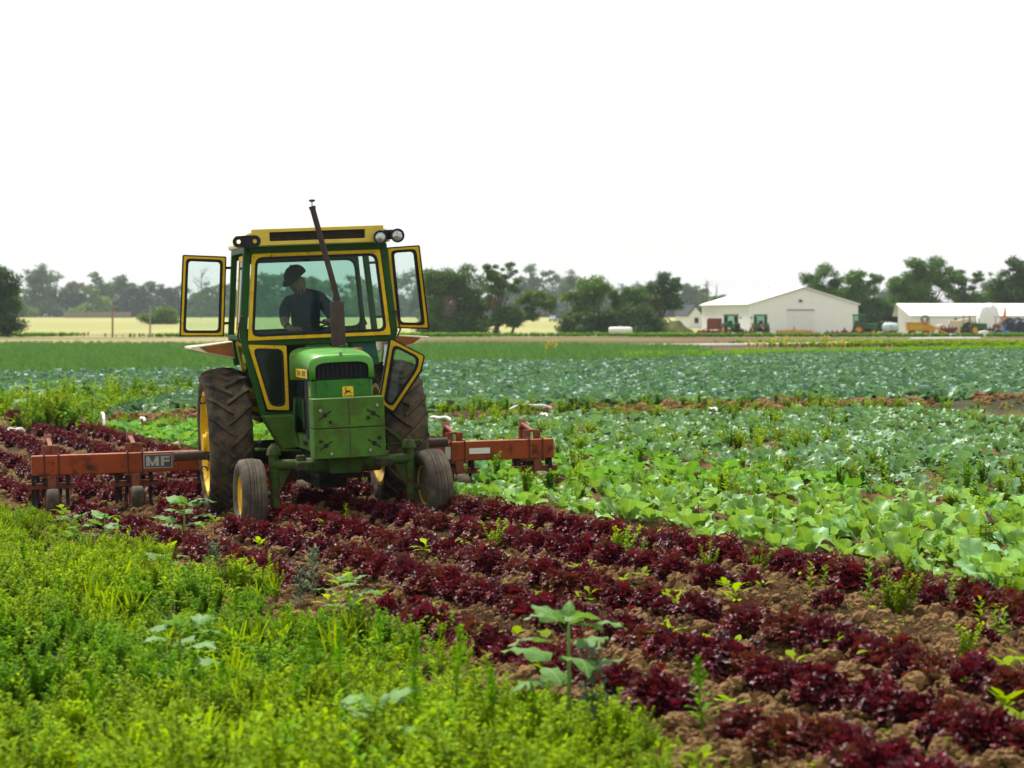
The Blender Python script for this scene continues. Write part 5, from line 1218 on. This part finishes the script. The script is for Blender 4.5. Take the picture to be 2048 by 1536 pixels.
LN = {'light': 'pale green', 'grey': 'grey-green', 'mid': 'mid green', 'brown': 'brownish half-dead', 'spruce': 'dark blue-green'}
for i, (a, d, h, wd, mt) in enumerate(FT):
    rg = np.random.default_rng(3000 + i); lobes = []; d, h, wd = d * 1.9, h * 1.9, wd * 1.9
    for k in range(7):
        zc = h * rg.uniform(.18, .80); lim = wd * 1.0 * (1 - abs(zc / h - .42) * .9); lobes.append((rg.uniform(-1, 1) * lim * .8, zc, wd * rg.uniform(.4, .65), h * rg.uniform(.14, .24)))
    lobes.append((rg.normal(0, .3), h * .84, wd * .42, h * .15)); lobes.append((0, h * .2, wd * 1.0, h * .22))
    tree('far_tree', 'hazy %s tree in the far tree line across the pasture' % LN[mt], a, d, lobes, mt, 2600, .68, 'hazy %s trees in the far tree line' % LN[mt], seed=i)
tree('pasture_shrub', 'rounded willow-like shrub standing on the dry pasture', 318, 560, [(-1.6, 1.9, 2.2, 1.5), (1.2, 2.3, 2.4, 1.7), (0, 1.2, 3.6, 1.1)], 'light', 2600, .2, cat='shrub')
def bare_tree(px, d, h, label, n_=9, seed=0, lean=.25):
    rg = np.random.default_rng(4000 + seed); x0 = (px - 1024) / FPX * d; o = tag(empty('bare_tree', (x0, d, float(zbase(x0, d)))), label, 'tree'); mb = MB()
    mb.tube([(0, 0, 0), (.1, 0, h * .45), (.1, 0, h)], [h * .02, h * .014, h * .003], 7); mb.build('trunk', M['deadwood'], o, smooth=50); mb = MB()
    for k in range(n_):
        z0 = h * rg.uniform(.3, .85); a = rg.normal(0, lean) * h; b_ = rg.normal(0, lean) * h; z1 = min(h * 1.02, z0 + h * rg.uniform(.1, .35)); mb.tube([(.1, 0, z0), (a * .6, b_ * .6, (z0 + z1) / 2 + .2), (a, b_, z1)], [h * .008, h * .006, h * .002], 5)
        for j in range(4): q_ = rg.uniform(.3, 1); s0 = (a * q_, b_ * q_, z0 + (z1 - z0) * q_); mb.tube([s0, (s0[0] + rg.normal(0, h * .06), s0[1], s0[2] + rg.uniform(.02, .12) * h)], [h * .003, h * .0012], 4)
    mb.build('branches', M['deadwood'], o)
bare_tree(402, 700, 13.5, 'bare dead tree in the far tree line, seen through the open cab door', 14, 1, .16)
bare_tree(1412, 520, 9.5, 'tall thin bare tree left of the white barn', 8, 2, .07)
bare_tree(1432, 560, 9.0, 'lower thin bare tree left of the white barn', 8, 3, .07)

# ================================================================== pasture and farmyard
M['wood_pole'] = pmat('weathered_pole', (.26, .14, .08), .9, var=.2); M['grey_pole'] = pmat('grey_pole', (.26, .24, .21), .9, var=.2)
for a, d, h, mt, lab in ((225, 322, 4.7, 'wood_pole', 'reddish brown wooden pole at the near edge of the dry pasture'), (300, 326, 3.9, 'grey_pole', 'thin grey wooden pole in front of the pasture shrub')):
    x0 = (a - 1024) / FPX * d; pe_ = tag(empty('utility_pole', (x0, d, float(zbase(x0, d)))), lab, 'pole')
    MB().tube([(0, 0, 0), (.02, 0, h)], [.13, .10], 10).build('post', M[mt], pe_, smooth=40); MB().tube([(0.02, 0, h), (.02, 0, h + .12)], [.04, .04], 6).build('insulator', M['white'], pe_)
# grassy mound and road
x0 = (1342 - 1024) / FPX * 392; gx, gy = np.meshgrid(np.linspace(-1, 1, 41), np.linspace(-1, 1, 25)); hh = np.clip(1 - gx ** 2 - gy ** 2, 0, 1) ** .7 * (1.9 + 1.2 * (vnoise(gx * 3 + 9, gy * 3 + 4) - .5))
V_ = np.stack([gx * 3.8, gy * 3, hh - .12], -1).reshape(-1, 3); i0 = (np.arange(24)[:, None] * 41 + np.arange(40)[None, :]).ravel()
M['mound'] = pmat('grassy_earth', (.17, .15, .06), .95, var=.4, vs=1.5, dirt=((.08, .14, .03), 1.2, .45, .15), bump=.8, bs=9)
tag(obj('earth_mound', mesh_np('earth_mound', V_, np.stack([i0, i0 + 1, i0 + 42, i0 + 41], -1), M['mound']), None, (x0, 392, 0)), 'grassy earth mound beside the farmyard', kind='structure')
M['pipe_white'] = pmat('white_plastic_pipe', (.68, .66, .60), .5, var=.1)
pp = MB(); pts = []
for a, d in ((1180, 192), (1260, 195), (1350, 198), (1450, 200), (1550, 206), (1650, 212), (1700, 216)): pts.append(((a - 1024) / FPX * d, d, .22 + .03 * math.sin(a)))
pp.tube(pts, .13, 8); tag(pp.build('irrigation_pipe', M['pipe_white'], None, smooth=40), 'long white irrigation pipe lying along the ploughed strip', 'pipe')
pp = MB(); pts = [((a - 1024) / FPX * d, d, .34) for a, d in ((1820, 244), (1890, 248), (1960, 250))]; pp.tube(pts, .15, 8); tag(pp.build('irrigation_pipe', M['pipe_white'], None, smooth=40), 'shorter white irrigation pipe lying above the lime-green strip', 'pipe')
# ---- buildings
def corr(name, col, axis):
    m_, t_, o_ = nodes(name); p_ = N(t_, 'ShaderNodeBsdfPrincipled'); t_.links.new(p_.outputs[0], o_.inputs[0]); p_.inputs['Roughness'].default_value = .5
    tc_ = N(t_, 'ShaderNodeTexCoord'); wv = N(t_, 'ShaderNodeTexWave', bands_direction=axis); wv.inputs['Scale'].default_value = 1.6; t_.links.new(tc_.outputs['Object'], wv.inputs['Vector'])
    b_ = N(t_, 'ShaderNodeBump'); b_.inputs['Strength'].default_value = .35; b_.inputs['Distance'].default_value = .03; t_.links.new(wv.outputs['Fac'], b_.inputs['Height']); t_.links.new(b_.outputs[0], p_.inputs['Normal'])
    t_.links.new(mixc(t_, ramp(t_, noise(t_, .9, 5), .35, .75), col, tuple(c_ * .93 for c_ in col)), p_.inputs['Base Color']); return m_
M['barn_wall'] = corr('ribbed_white_siding', (.80, .80, .76), 'X'); M['barn_roof'] = corr('ribbed_white_roof', (.86, .86, .85), 'X')
D = 372; sc = D / FPX
def bxp(px): return (px - 1024) * sc
bn = tag(empty('metal_barn', (bxp(1500), D, 0)), 'big white metal barn with low gable and closed roller door', 'barn')
gw_, dl, eh, ph_ = 215 * sc, 26.0, 4.55, 7.0               # gable turned towards us, long side going back and to the left
sk = -118 * sc / dl * (D + dl) / D                          # the long wall runs back to the left
def bq(x_, y_): return (x_ + y_ * sk * .55, y_)
def wallq(mb, a, b_, z0, z1, za=None, zb=None): mb.add([(a[0], a[1], z0), (b_[0], b_[1], z0), (b_[0], b_[1], zb or z1), (a[0], a[1], za or z1)], [(0, 1, 2, 3)])
A_, B_, C_, D_ = bq(0, 0), bq(gw_, .0), bq(gw_, dl), bq(0, dl); mid_f, mid_b = bq(gw_ * .5, 0), bq(gw_ * .5, dl)
mb = MB(); mb.add([(*A_, 0), (*B_, 0), (*B_, eh), (*mid_f, ph_ - .1), (*A_, eh)], [(0, 1, 2, 3, 4)]); mb.add([(*D_, 0), (*C_, 0), (*C_, eh), (*mid_b, ph_ - .1), (*D_, eh)], [(4, 3, 2, 1, 0)])
wallq(mb, D_, A_, 0, eh); wallq(mb, B_, C_, 0, eh); mb.build('wall', M['barn_wall'], bn)
mb = MB()
for s0, s1 in ((-.35, .5), (1 + .35 / gw_, .5)):
    e0 = bq(s0 if s0 < 0 else gw_ * s0, -.3); r0 = bq(gw_ * .5, -.3); e1 = bq(s0 if s0 < 0 else gw_ * s0, dl + .3); r1 = bq(gw_ * .5, dl + .3); zt = .16
    vs = [(*e0, eh - .1), (*r0, ph_), (*r1, ph_), (*e1, eh - .1), (*e0, eh - .1 + zt), (*r0, ph_ + zt), (*r1, ph_ + zt), (*e1, eh - .1 + zt)]
    mb.add(vs, [(0, 1, 2, 3), (7, 6, 5, 4), (0, 4, 5, 1), (2, 6, 7, 3), (3, 7, 4, 0)])
mb.build('roof', M['barn_roof'], bn)
dr = MB().box(75 * sc, 128 * sc, -.06, -.01, 0, 3.6).build('roller_door', M['white'], bn)
for k in range(12): MB().box(75 * sc + .05, 128 * sc - .05, -.10, -.061, .05 + k * .295, .30 + k * .295).build('door_slat', M['white'], dr)
MB().box(74 * sc, 129 * sc, -.16, -.02, 3.6, 3.78).build('door_header', M['grey_pole'], bn); MB().box(98 * sc, 104 * sc, -.25, -.01, 4.9, 5.2).build('wall_light', M['dark'], bn)
for px0 in (0, 1.0): MB().box(gw_ * px0 - .08, gw_ * px0 + .08, -.05, .05, 0, eh).build('corner_trim', M['barn_roof'], bn)
D2 = 372; sc2 = D2 / FPX
sh_ = tag(empty('long_shed', ((1822 - 1024) * sc2, D2, 0)), 'long low white shed behind the parked machinery', 'shed'); L2 = 27.
mb = MB(); mb.box(0, L2, 0, 6.5, 0, 2.75); mb.build('wall', M['barn_wall'], sh_)
mb = MB(); mb.add([(-.25, -.3, 2.72), (L2, -.3, 2.72), (L2, 3.2, 4.55), (-.25 - 1.5, 3.2, 4.55), (-.25, -.3, 2.86), (L2, -.3, 2.86), (L2, 3.2, 4.69), (-1.75, 3.2, 4.69), (-1.75, 6.8, 2.75), (L2, 6.8, 2.75)], [(4, 5, 6, 7), (0, 3, 2, 1), (0, 1, 5, 4), (0, 4, 7, 3), (7, 6, 9, 8)])
mb.build('roof', M['barn_roof'], sh_)
mb = MB(); mb.add([(-.02, 0, 0), (-1.45, 3.2, 0), (-1.45, 3.2, 4.5), (-.02, 0, 2.75)], [(0, 1, 2, 3)]); mb.build('end_wall', M['barn_wall'], sh_)
MB().box(3.2, 4.1, -.05, -.005, .0, 2.1).build('side_door', M['white'], sh_); MB().box(6.5, 6.8, -.1, -.005, 2.2, 2.5).build('wall_light', M['dark'], sh_)
hs = tag(empty('small_house', ((1378 - 1024) / FPX * 500, 500, float(zbase(35, 500)))), 'small white house with steep dark roof left of the barn', 'house')
mb = MB(); mb.add([(0, 0, 0), (2.9, 0, 0), (2.9, 0, 2.6), (1.45, 0, 4.4), (0, 0, 2.6)], [(0, 1, 2, 3, 4)]); wallq(mb, (-2.4, 5), (0, 0), 0, 2.6); wallq(mb, (2.9, 0), (2.6, 6), 0, 2.6); mb.build('wall', M['white'], hs)
M['slate'] = pmat('dark_roof_shingle', (.05, .055, .065), .8, var=.2)
mb = MB(); mb.add([(-.3, -.3, 2.4), (1.45, -.3, 4.55), (-.9, 5, 4.55), (-2.7, 5, 2.4)], [(0, 1, 2, 3)]); mb.add([(3.2, -.3, 2.4), (1.45, -.3, 4.55), (-.9, 5, 4.55), (1, 5, 2.4)], [(0, 3, 2, 1)])
ro = mb.build('roof', M['slate'], hs); ro.modifiers.new('thick', 'SOLIDIFY').thickness = .15
MB().box(1.1, 1.9, -.04, -.002, 1.0, 2.1).build('window', M['dark'], hs)
# ---- white water tank
tk = tag(empty('water_tank', ((1241 - 1024) / FPX * 345, 345, 0)), 'cream-white horizontal water tank lying in front of the trees', 'tank')
MB().lathe([(-1.62, 0), (-1.62, .40), (-1.50, .55), (-1.2, .60), (1.2, .60), (1.50, .55), (1.62, .40), (1.62, 0)], 24, 'x', (0, 0, .66)).build('tank_body', M['pipe_white'], tk, smooth=50)
for q_ in (-.9, .9): MB().box(q_ - .12, q_ + .12, -.5, .5, 0, .22).build('cradle', M['grey_pole'], tk)
MB().tube([(0, 0, 1.24), (0, 0, 1.36)], .18, 12).build('hatch', M['white'], tk)

# ---- parked farm machines
for nm, c_ in (('p_green', (.025, .13, .035)), ('p_yellow', (.62, .36, .015)), ('p_red', (.30, .035, .022)), ('p_orange', (.62, .19, .03)), ('p_amber', (.55, .27, .03)), ('p_blue', (.01, .14, .55)), ('p_dkred', (.17, .035, .03)), ('p_navy', (.018, .022, .034)), ('p_tank', (.42, .58, .56)), ('p_beige', (.62, .50, .36)), ('p_purple', (.09, .06, .12)), ('p_orangered', (.65, .13, .06))):
    M[nm] = pmat(nm[2:] + '_machine_paint', c_, .5, var=.2, vs=3, dirt=((.10, .08, .06), 4, .62, .2))
DY = 340.
def yx(px, d=DY): return (px - 1024) / FPX * d
def pwheel(par, loc, r, w_, yaw=0, nm='wheel'):
    o = MB().lathe([(-w_ / 2, r * .55), (-w_ / 2, r * .9), (-w_ * .35, r), (w_ * .35, r), (w_ / 2, r * .9), (w_ / 2, r * .55)], 24, 'x').build(nm, M['tyre'], par, smooth=45); o.location = loc; o.rotation_euler = (0, 0, yaw)
    MB().lathe([(-w_ * .46, 0), (-w_ * .46, r * .2), (-w_ * .3, r * .25), (-w_ * .35, r * .56), (w_ * .35, r * .56), (w_ * .3, r * .25), (w_ * .46, r * .2), (w_ * .46, 0)], 20, 'x').build('rim', M['p_yellow'], o, smooth=40)
def parked_tractor(px, rot, label, paint='p_green', cab=True, rops=False, d=DY, s_=1.):
    t_ = tag(empty('parked_tractor', (yx(px, d), d, 0), (0, 0, R(rot))), label, 'tractor', None); t_.scale = (s_,) * 3
    MB().box(-.36, .36, -2.6, -.7, 1.0, 1.75).build('hood', M[paint], t_, bevel=.1); MB().box(-.30, .30, -2.66, -2.6, 1.05, 1.65).build('grille', M['dark'], t_)
    MB().box(-.30, .30, -2.3, .6, .55, 1.05).build('chassis', M['dark'], t_, bevel=.05); MB().tube([(-1.0, -2.0, .62), (1.0, -2.0, .62)], .09, 8).build('front_axle', M['dark'], t_)
    for sx in (-1, 1):
        pwheel(t_, (sx * .92, 0, .82), .82, .48, 0, 'rear_wheel'); pwheel(t_, (sx * .92, -2.0, .52), .52, .34, 0, 'front_wheel')
        MB().prism([(-.75, 1.5), (-.55, 1.78), (.45, 1.78), (.8, 1.3), (.7, 1.25), (.4, 1.66), (-.5, 1.66)], sx * .62, sx * 1.1, 'yz').build('fender', M[paint], t_)
    if cab:
        c_ = MB()
        for sx in (-1, 1):
            for y_ in (-.72, .68): c_.bar((sx * .78, y_, 1.3), (sx * .72, y_, 2.8), .10, .10)
        c_.box(-.80, .80, -.75, .72, 1.15, 1.62); c_.build('cab_frame', M['p_navy'] if paint == 'p_navy' else M[paint], t_)
        MB().box(-.84, .84, -.85, .82, 2.76, 2.98).build('cab_roof', M[paint], t_, bevel=.06)
        MB().box(-.72, .72, -.74, -.72, 1.64, 2.74).build('front_glass', M['glass'], t_); MB().box(-.72, .72, .69, .71, 1.64, 2.74).build('rear_glass', M['glass'], t_)
        for sx in (-1, 1):
            MB().box(sx * .755 - .01, sx * .755 + .01, -.66, .62, 1.64, 2.74).build('side_glass', M['glass'], t_); MB().bar((sx * .8, -.75, 2.5), (sx * 1.08, -.85, 2.55), .04, .04).build('mirror_arm', M['dark'], t_); MB().box(sx * 1.08 - .08, sx * 1.08 + .08, -.9, -.86, 2.35, 2.65).build('mirror', M['dark'], t_)
        MB().box(-.25, .25, .1, .5, 1.3, 2.1).build('seat', M['black'], t_, bevel=.05)
    if rops:
        c_ = MB()
        for sx in (-1, 1):
            for y_ in (-.5, .6): c_.tube([(sx * .62, y_, 1.2), (sx * .62, y_, 2.75)], .045, 6)
        c_.build('canopy_posts', M['dark'], t_); MB().box(-.8, .8, -.8, .8, 2.75, 2.83).build('canopy', M['redbrown'], t_, bevel=.02); MB().box(-.25, .25, .1, .5, 1.2, 1.9).build('seat', M['black'], t_, bevel=.05)
        MB().tube([(0, -.6, 1.7), (0, -.3, 1.95)], .03, 6).build('steering_column', M['dark'], t_)
    MB().tube([(.18, -1.6, 1.75), (.18, -1.6, 2.5)], .05, 8).build('exhaust', M['dark'], t_)
    return t_
parked_tractor(1462, 14, 'green cab tractor parked nose-on in front of the barn corner')
t_ = parked_tractor(1521, 186, 'green cab tractor parked tail-on beside the barn gable with orange warning sign', d=345)
MB().prism([(-.25, 1.30), (.25, 1.30), (0, 1.75)], .74, .78).build('warning_triangle', M['p_orange'], t_)
parked_tractor(1717, 84, 'green cab tractor parked side-on with yellow wheels right of the barn')
parked_tractor(1940, 118, 'green open tractor with flat canopy among the machinery', cab=False, rops=True, d=338)
t_ = parked_tractor(2003, 30, 'orange open tractor with canopy posts by the white tarpaulin', 'p_orange', cab=False, rops=True, d=352, s_=.95)
MB().bar((.9, .9, 1.4), (1.6, 1.0, 3.6), .35, .3).build('loader_boom', M['p_orange'], t_); MB().bar((1.6, 1.0, 3.6), (1.5, 1.0, 4.2), .2, .2).build('boom_tip', M['p_orange'], t_)
# red harvester box at the barn's left corner
t_ = tag(empty('red_harvester', (yx(1429, 346), 346, 0), (0, 0, R(-8))), 'dark red boxy harvester parked against the barn side wall', 'harvester')
MB().prism([(-1.0, .9), (1.0, .9), (1.0, 2.45), (-.8, 2.45), (-1.0, 2.2)], -1, 1).build('body', M['p_dkred'], t_, bevel=.05); MB().box(-.75, .5, -1.03, -1.002, 1.0, 2.2).build('side_panel', M['redbrown'], t_); MB().box(-2.0, 1.0, -1.5, -1.0, .35, .75).build('header', M['p_red'], t_, bevel=.05)
for q_ in (-.8, .8): pwheel(t_, (q_, -.9, .45), .45, .3, R(90))
MB().tube([(-1.0, -.6, 1.0), (-2.2, -1.0, .6)], .06, 6).build('drawbar', M['p_red'], t_)
# low implements
def implement(name, px0, px1, d, paint, label, cat, z=.75, units=9, reel=False):
    L = yx(px1, d) - yx(px0, d); t_ = tag(empty(name, (yx(px0, d), d, 0)), label, cat)
    MB().box(0, L, -.1, .1, z - .1, z + .1).build('toolbar', M[paint], t_); MB().box(0, L, .7, .85, z - .2, z - .06).build('rear_bar', M[paint], t_)
    for k in range(units):
        x_ = L * (k + .5) / units; u_ = MB(); u_.bar((x_, 0, z), (x_, .8, z - .15), .08, .08); u_.bar((x_, -.05, z), (x_ + .04, -.25, .05), .07, .07); u_.bar((x_, .75, z - .1), (x_, .9, .03), .07, .07); u_.box(x_ - .1, x_ + .1, -.12, .2, z + .1, z + .32)
        u_.build('row_unit', M[paint], t_); MB().lathe([(-.06, .1), (-.06, .26), (.06, .26), (.06, .1)], 14, 'x', (x_ + .15, -.35, .27)).build('gauge_wheel', M['tyre'], t_)
    MB().prism([(L * .45, z + .1), (L * .55, z + .1), (L * .5, z + .8)], -.06, .06).build('hitch', M[paint], t_)
implement('row_planter', 1552, 1624, 338, 'p_amber', 'long yellow row planter parked in front of the barn door', 'planter', .62, 11)
implement('disc_harrow', 1650, 1728, 334, 'p_dkred', 'long dull red harrow parked before the side-on tractor', 'harrow', .5, 8)
implement('red_hitch', 1618, 1637, 333, 'p_orangered', 'small orange-red hitch frame by the end of the yellow planter', 'hitch', .35, 2)
implement('red_cultivator', 1393, 1440, 338, 'p_dkred', 'dark red field cultivator left of the nose-on green tractor', 'cultivator', .55, 5)
implement('rusty_frame', 1880, 1916, 346, 'redbrown', 'rusty implement frame behind the end of the baler chute', 'implement', .95, 5)
implement('dark_ripper', 1950, 1990, 345, 'p_navy', 'dark ripper bar standing before the white tarpaulin', 'implement', .9, 6)
implement('brown_rake', 1488, 1512, 336, 'redbrown', 'rusty rake standing between the two green tractors', 'rake', .6, 3)
# spray tank on wheels
t_ = tag(empty('spray_tank', (yx(1781, 338), 338, 0)), 'pale turquoise spray tank on a two-wheeled cart with orange mark', 'tank')
MB().lathe([(-1.05, 0), (-1.05, .45), (-.85, .68), (.85, .68), (1.05, .45), (1.05, 0)], 22, 'x', (0, 0, 1.15)).build('tank_body', M['p_tank'], t_, smooth=50); MB().box(-1.2, 1.3, -.5, .5, .38, .5).build('frame', M['p_dkred'], t_)
for q_ in (-.6, .6): pwheel(t_, (.2, q_, .4), .4, .25, R(90))
MB().lathe([(-.69, .14), (-.70, 0)], 12, 'y', (0, 0, 1.35)).build('orange_mark', M['p_orange'], t_); MB().tube([(0, 0, 1.8), (0, 0, 1.95)], .2, 10).build('hatch', M['white'], t_)
# yellow stack wagon with chute
t_ = tag(empty('hay_baler', (yx(1846, 334), 334, 0)), 'large amber-yellow baler with sloping pickup chute', 'baler')
MB().prism([(-2.2, .75), (1.4, .55), (1.6, 1.2), (.6, 1.75), (-.9, 1.95), (-2.2, 1.75)], -.8, .8).build('body', M['p_amber'], t_, bevel=.06); MB().box(-1.9, -.3, -.84, -.802, .95, 1.55).build('side_panel', M['p_yellow'], t_, bevel=.02); MB().box(.0, 1.2, -.84, -.802, .75, 1.35).build('side_panel', M['p_amber'], t_, bevel=.02)
MB().box(-2.3, .9, -.9, .9, 1.76, 1.9).build('top_rail', M['p_amber'], t_); MB().bar((1.4, 0, 1.3), (3.4, -.2, .25), .5, .18).build('chute', M['p_amber'], t_)
for x_ in (-1.5, .3): pwheel(t_, (x_, -.75, .42), .42, .3, R(90)); pwheel(t_, (x_, .75, .42), .42, .3, R(90))
# small items about the yard
t_ = tag(empty('wire_reel', (yx(1850, 352), 352, 0)), 'round grey-brown hose reel standing behind the amber baler', 'reel'); MB().lathe([(-.5, .3), (-.5, .62), (-.45, .62), (-.4, .4), (.4, .4), (.45, .62), (.5, .62), (.5, .3)], 20, 'y', (0, 0, 2.3)).build('drum', M['grey_pole'], t_)
for q_ in (-.4, .4): MB().bar((q_, 0, 0), (q_ * .5, 0, 2.3), .1, .1).build('leg', M['rusty'], t_)
for px, d, wd, h, dp, mt, nm, lab, cat in ((1905, 333, 1.4, .42, .6, 'white', 'white_trough', 'low white trough lying on the verge by the chute', 'trough'), (1925, 360, 4.0, 2.4, 2.0, 'p_beige', 'covered_stack', 'beige tarpaulin-covered stack against the long shed', 'stack'), (1964, 350, 1.6, 1.2, 1.2, 'p_purple', 'purple_crate', 'dark purple crate beside the canopy tractor', 'crate'),
                                       (1966, 336, 1.3, .8, 1.2, 'white', 'utility_cart', 'small white-topped blue cart in front of the tarpaulin', 'cart'), (1898, 350, 1.5, 1.1, 1.2, 'p_navy', 'engine_unit', 'dark engine unit behind the amber baler', 'engine'), (1882, 352, 1.2, 1.6, 1, 'p_beige', 'wooden_rack', 'pale wooden rack by the hose reel', 'rack'),
                                       (2013, 336, 1.0, .8, .7, 'p_blue', 'blue_implement', 'bright blue implement lying on the dark pile', 'implement'), (1997, 356, 1.4, 1.2, 1.2, 'p_beige', 'pallet_stack', 'pale pallet stack left of the orange tractor', 'pallets')):
    rg = np.random.default_rng(int(px)); t_ = tag(empty(nm, (yx(px, d), d, 0), (0, 0, R(rg.uniform(-20, 20)))), lab, cat); w2 = wd / 2
    top = [(-w2, 0), (w2, 0), (w2 * .97, h * rg.uniform(.7, .95)), (w2 * .4, h), (-w2 * .5, h * rg.uniform(.85, 1.)), (-w2 * .98, h * rg.uniform(.6, .9))]
    MB().prism(top, -dp / 2, dp / 2).build('body', M[mt], t_, bevel=.06)
    for q_ in (-.6, .6): MB().box(q_ * w2 - .12, q_ * w2 + .12, -dp / 2 - .05, -dp / 2 - .005, .0, h * .45).build('side_post', M['dark'] if mt != 'white' else M['p_blue'], t_)
# dark heap of netting at the right end, tarpaulin over a frame
def heap(name, px, d, wd, h, dp, mat, label, cat, rough=.35):
    gx, gy = np.meshgrid(np.linspace(-1, 1, 31), np.linspace(-1, 1, 17)); e = np.clip(1 - np.maximum(np.abs(gx) ** 3, np.abs(gy) ** 3), 0, 1) ** .45
    zz_ = e * h * (1 - rough / 2 + rough * vnoise(gx * 5 + px, gy * 3 + 2)); V_ = np.stack([gx * wd / 2, gy * dp / 2, zz_ - .05], -1).reshape(-1, 3); i0 = (np.arange(16)[:, None] * 31 + np.arange(30)[None, :]).ravel()
    tag(obj(name, mesh_np(name, V_, np.stack([i0, i0 + 1, i0 + 32, i0 + 31], -1), mat), None, (yx(px, d), d, 0)), label, cat)
heap('netting_heap', 2035, 342, 5.0, 2.2, 2.2, M['p_navy'], 'dark heap of machinery parts and netting at the end of the yard', 'heap', .7)
heap('netting_heap', 2000, 338, 2.0, 1.0, 1.4, M['p_navy'], 'smaller dark heap beside the bright blue implement', 'heap', .6)
heap('white_tarpaulin', 1976, 362, 3.4, 4.6, 3.0, M['white'], 'white tarpaulin draped over a tall frame in front of the long shed', 'tarpaulin', .08)
# car and road sign far behind on the road
d = 600.; x0 = (1110 - 1024) / FPX * d; t_ = tag(empty('parked_car', (x0, d, float(zbase(x0, d))), (0, 0, R(20))), 'small grey car on the road far behind the leaning tree', 'car'); M['car_grey'] = pmat('grey_car_paint', (.25, .28, .30), .35, var=.05)
MB().prism([(-.85, .35), (.85, .35), (.9, .8), (.68, .95), (.55, 1.45), (-.55, 1.45), (-.68, .95), (-.9, .8)], -2, 2).build('body', M['car_grey'], t_, bevel=.1); MB().box(-.52, .52, -2.01, -2.002, .98, 1.38).build('windshield', M['screen'], t_)
for sx in (-1, 1):
    for y_ in (-1.3, 1.3): pwheel(t_, (sx * .78, y_, .33), .33, .2)
x0 = (1136 - 1024) / FPX * d; t_ = tag(empty('road_sign', (x0, d - 10, float(zbase(x0, d)))), 'orange diamond road sign on a post by the far road', 'sign'); MB().tube([(0, 0, 0), (0, 0, 2.2)], .05, 6).build('post', M['grey_pole'], t_); MB().prism([(0, 1.2), (.75, 1.95), (0, 2.7), (-.75, 1.95)], -.06, -.02).build('sign_plate', M['p_orange'], t_)
# long low grey fence below the far trees on the left
fx0, fx1 = (128 - 1024) / FPX * 690, (262 - 1024) / FPX * 690; t_ = tag(empty('pasture_fence', (fx0, 690, float(zbase(0, 690)))), 'low grey board fence below the far trees across the pasture', 'fence')
for k in range(26): q_ = (fx1 - fx0) * k / 26; MB().box(q_, q_ + (fx1 - fx0) / 26 - .05, -.03, .03, .1, 1.7 + .1 * math.sin(k * 2.1)).build('board', M['grey_pole'], t_)

# ================================================================== the hazy air
HZ = bpy.data.materials.new('haze_air'); HZ.use_nodes = True; t = HZ.node_tree; t.nodes.clear()
o_ = t.nodes.new('ShaderNodeOutputMaterial'); v_ = t.nodes.new('ShaderNodeVolumePrincipled')
v_.inputs['Color'].default_value = (.86, .94, 1.0, 1); v_.inputs['Density'].default_value = .00010; v_.inputs['Anisotropy'].default_value = 0
t.links.new(v_.outputs[0], o_.inputs['Volume'])
hz = MB().box(-2300, 2300, -60, 4700, -3, 40).build('haze', HZ)
tag(hz, 'thin pale summer haze over the fields', 'haze', kind='stuff')
